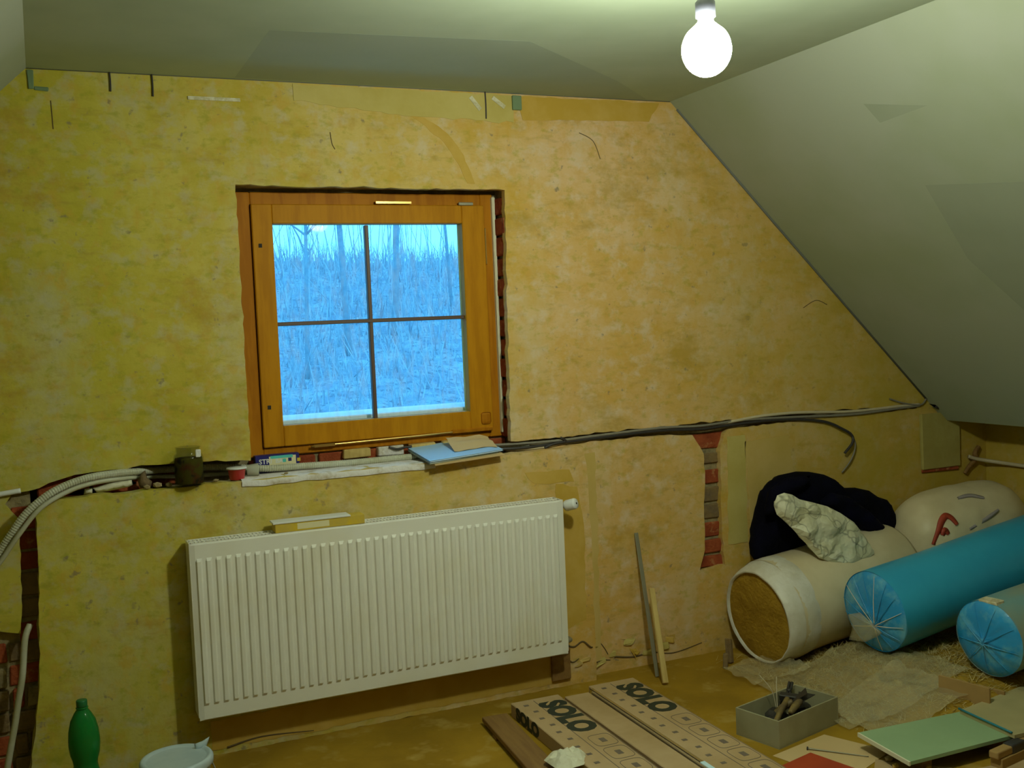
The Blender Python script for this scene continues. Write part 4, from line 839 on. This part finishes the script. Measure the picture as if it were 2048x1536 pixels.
# ================================================================== BOARDS, BOTTOM RIGHT
bd = thing('plasterboard_offcut', 'pale green plasterboard offcut with white cut edge, bottom right', 'plasterboard', (2.335, -1.08, 0), (0, 0, 0))
def prism(name, pts, z0, z1, m, parent): return slab(name, [pts], XY, z0, z1, m, parent)
g = [(.005, -.007), (-.02, -.255), (.24, -.259), (.45, -.262), (.72, -.03), (.40, -.035)]
prism('board_face', g, .0485, .060, 'green_board', bd)
prism('white_edge', [(-.001, -.007), (-.026, -.257), (-.0205, -.257), (.0045, -.007)], .0475, .0605, 'chalk', bd)
prism('support_batten', [(.06, -.05), (.06, -.22), (.10, -.22), (.10, -.05)], 0, .0485, 'plank', bd); prism('support_batten', [(.36, -.05), (.36, -.22), (.42, -.22), (.42, -.05)], 0, .0485, 'plank', bd)
b2 = thing('plasterboard_offcut', 'tan plasterboard offcut overlapping the green one at the right edge', 'plasterboard', (2.735, -1.13, .0605))
prism('board_face', [(0, 0), (-.02, -.235), (.5, -.26), (.75, .0), (.35, .06)], .0, .012, 'tan_board', b2)
cbl = tag(tube('teal_straightedge', [(2.735, -1.125, .0765), (2.725, -1.24, .0765), (2.715, -1.355, .0765)], .0038, 'tealcord', n=8, seg=3), 'thin teal rod lying along the board joint', 'rod')
kn_ = thing('utility_knife', 'dark utility knife at the end of the teal rod', 'knife', (2.66, -1.385, .0), (0, 0, math.radians(10)))
box('body', -.075, .10, -.016, .016, .035, .058, 'card2', kn_, bev=.004, seg=2); box('grip', .0, .075, -.018, .018, .032, .061, 'cable_b', kn_, bev=.005, seg=2); box('rest_block', -.06, .09, -.02, .02, 0, .034, 'card2', kn_, bev=.002)
# cartons, papers and red book lowest in view
pp = tag(slab('paper_sheet', [[(2.075, -.985), (2.33, -.93), (2.42, -1.14), (2.14, -1.25)]], XY, .0005, .0015, 'paper_tan'), 'flat pale paper sheet in front of the tool box', 'paper')
p2 = tag(slab('cardboard_sheet', [[(2.33, -1.17), (2.52, -1.37), (2.80, -1.40), (2.78, -1.62), (2.2, -1.6), (2.2, -1.30)]], XY, .0005, .004, 'card'), 'flat cardboard sheet on the floor in the bottom right corner', 'cardboard')
rb = thing('red_book', 'flat dark red book on the floor at the bottom edge', 'book', (2.10, -1.135, .002), (0, 0, math.radians(14)))
box('cover', -.085, .085, -.12, .06, .014, .017, 'red', rb, bev=.001); box('page_block', -.082, .082, -.117, .058, .003, .014, 'paper', rb); box('cover', -.085, .085, -.12, .06, 0, .003, 'red', rb, bev=.001)
nl = thing('long_nail', 'long steel nail lying on the pale paper', 'nail', (2.20, -1.003, .006), (0, 0, math.atan2(-.145, .13)))
tube('shank', [(0, 0, 0), (.09, 0, -.001), (.19, 0, -.002)], lambda s: .0028 * (1 - .4 * s), 'steel', nl, n=6); hd = lathe('head', [(.006, -.002), (.006, .002)], 'oldsteel', nl, 12); hd.rotation_euler = (0, math.pi / 2, 0)
for i, (x, y, s, lb) in enumerate(((2.36, -1.20, .014, 'small plaster lump right of the red book'), (2.39, -1.24, .018, 'plaster lump beneath the green board corner'), (2.345, -1.245, .011, 'smallest plaster lump near the red book'), (2.42, -1.30, .012, 'plaster lump on the cardboard sheet'))):
    bm = bmesh.new(); bmesh.ops.create_icosphere(bm, subdivisions=1, radius=s)
    for q in bm.verts: q.co = Vector((q.co.x * 1.3, q.co.y, q.co.z * .8)) * random.uniform(.8, 1.2)
    o = tag(bmo('plaster_lump', bm, random.choice(('rubble', 'patch2'))), lb, 'lump', 'plaster lumps'); o.location = (x, y, s * .7)
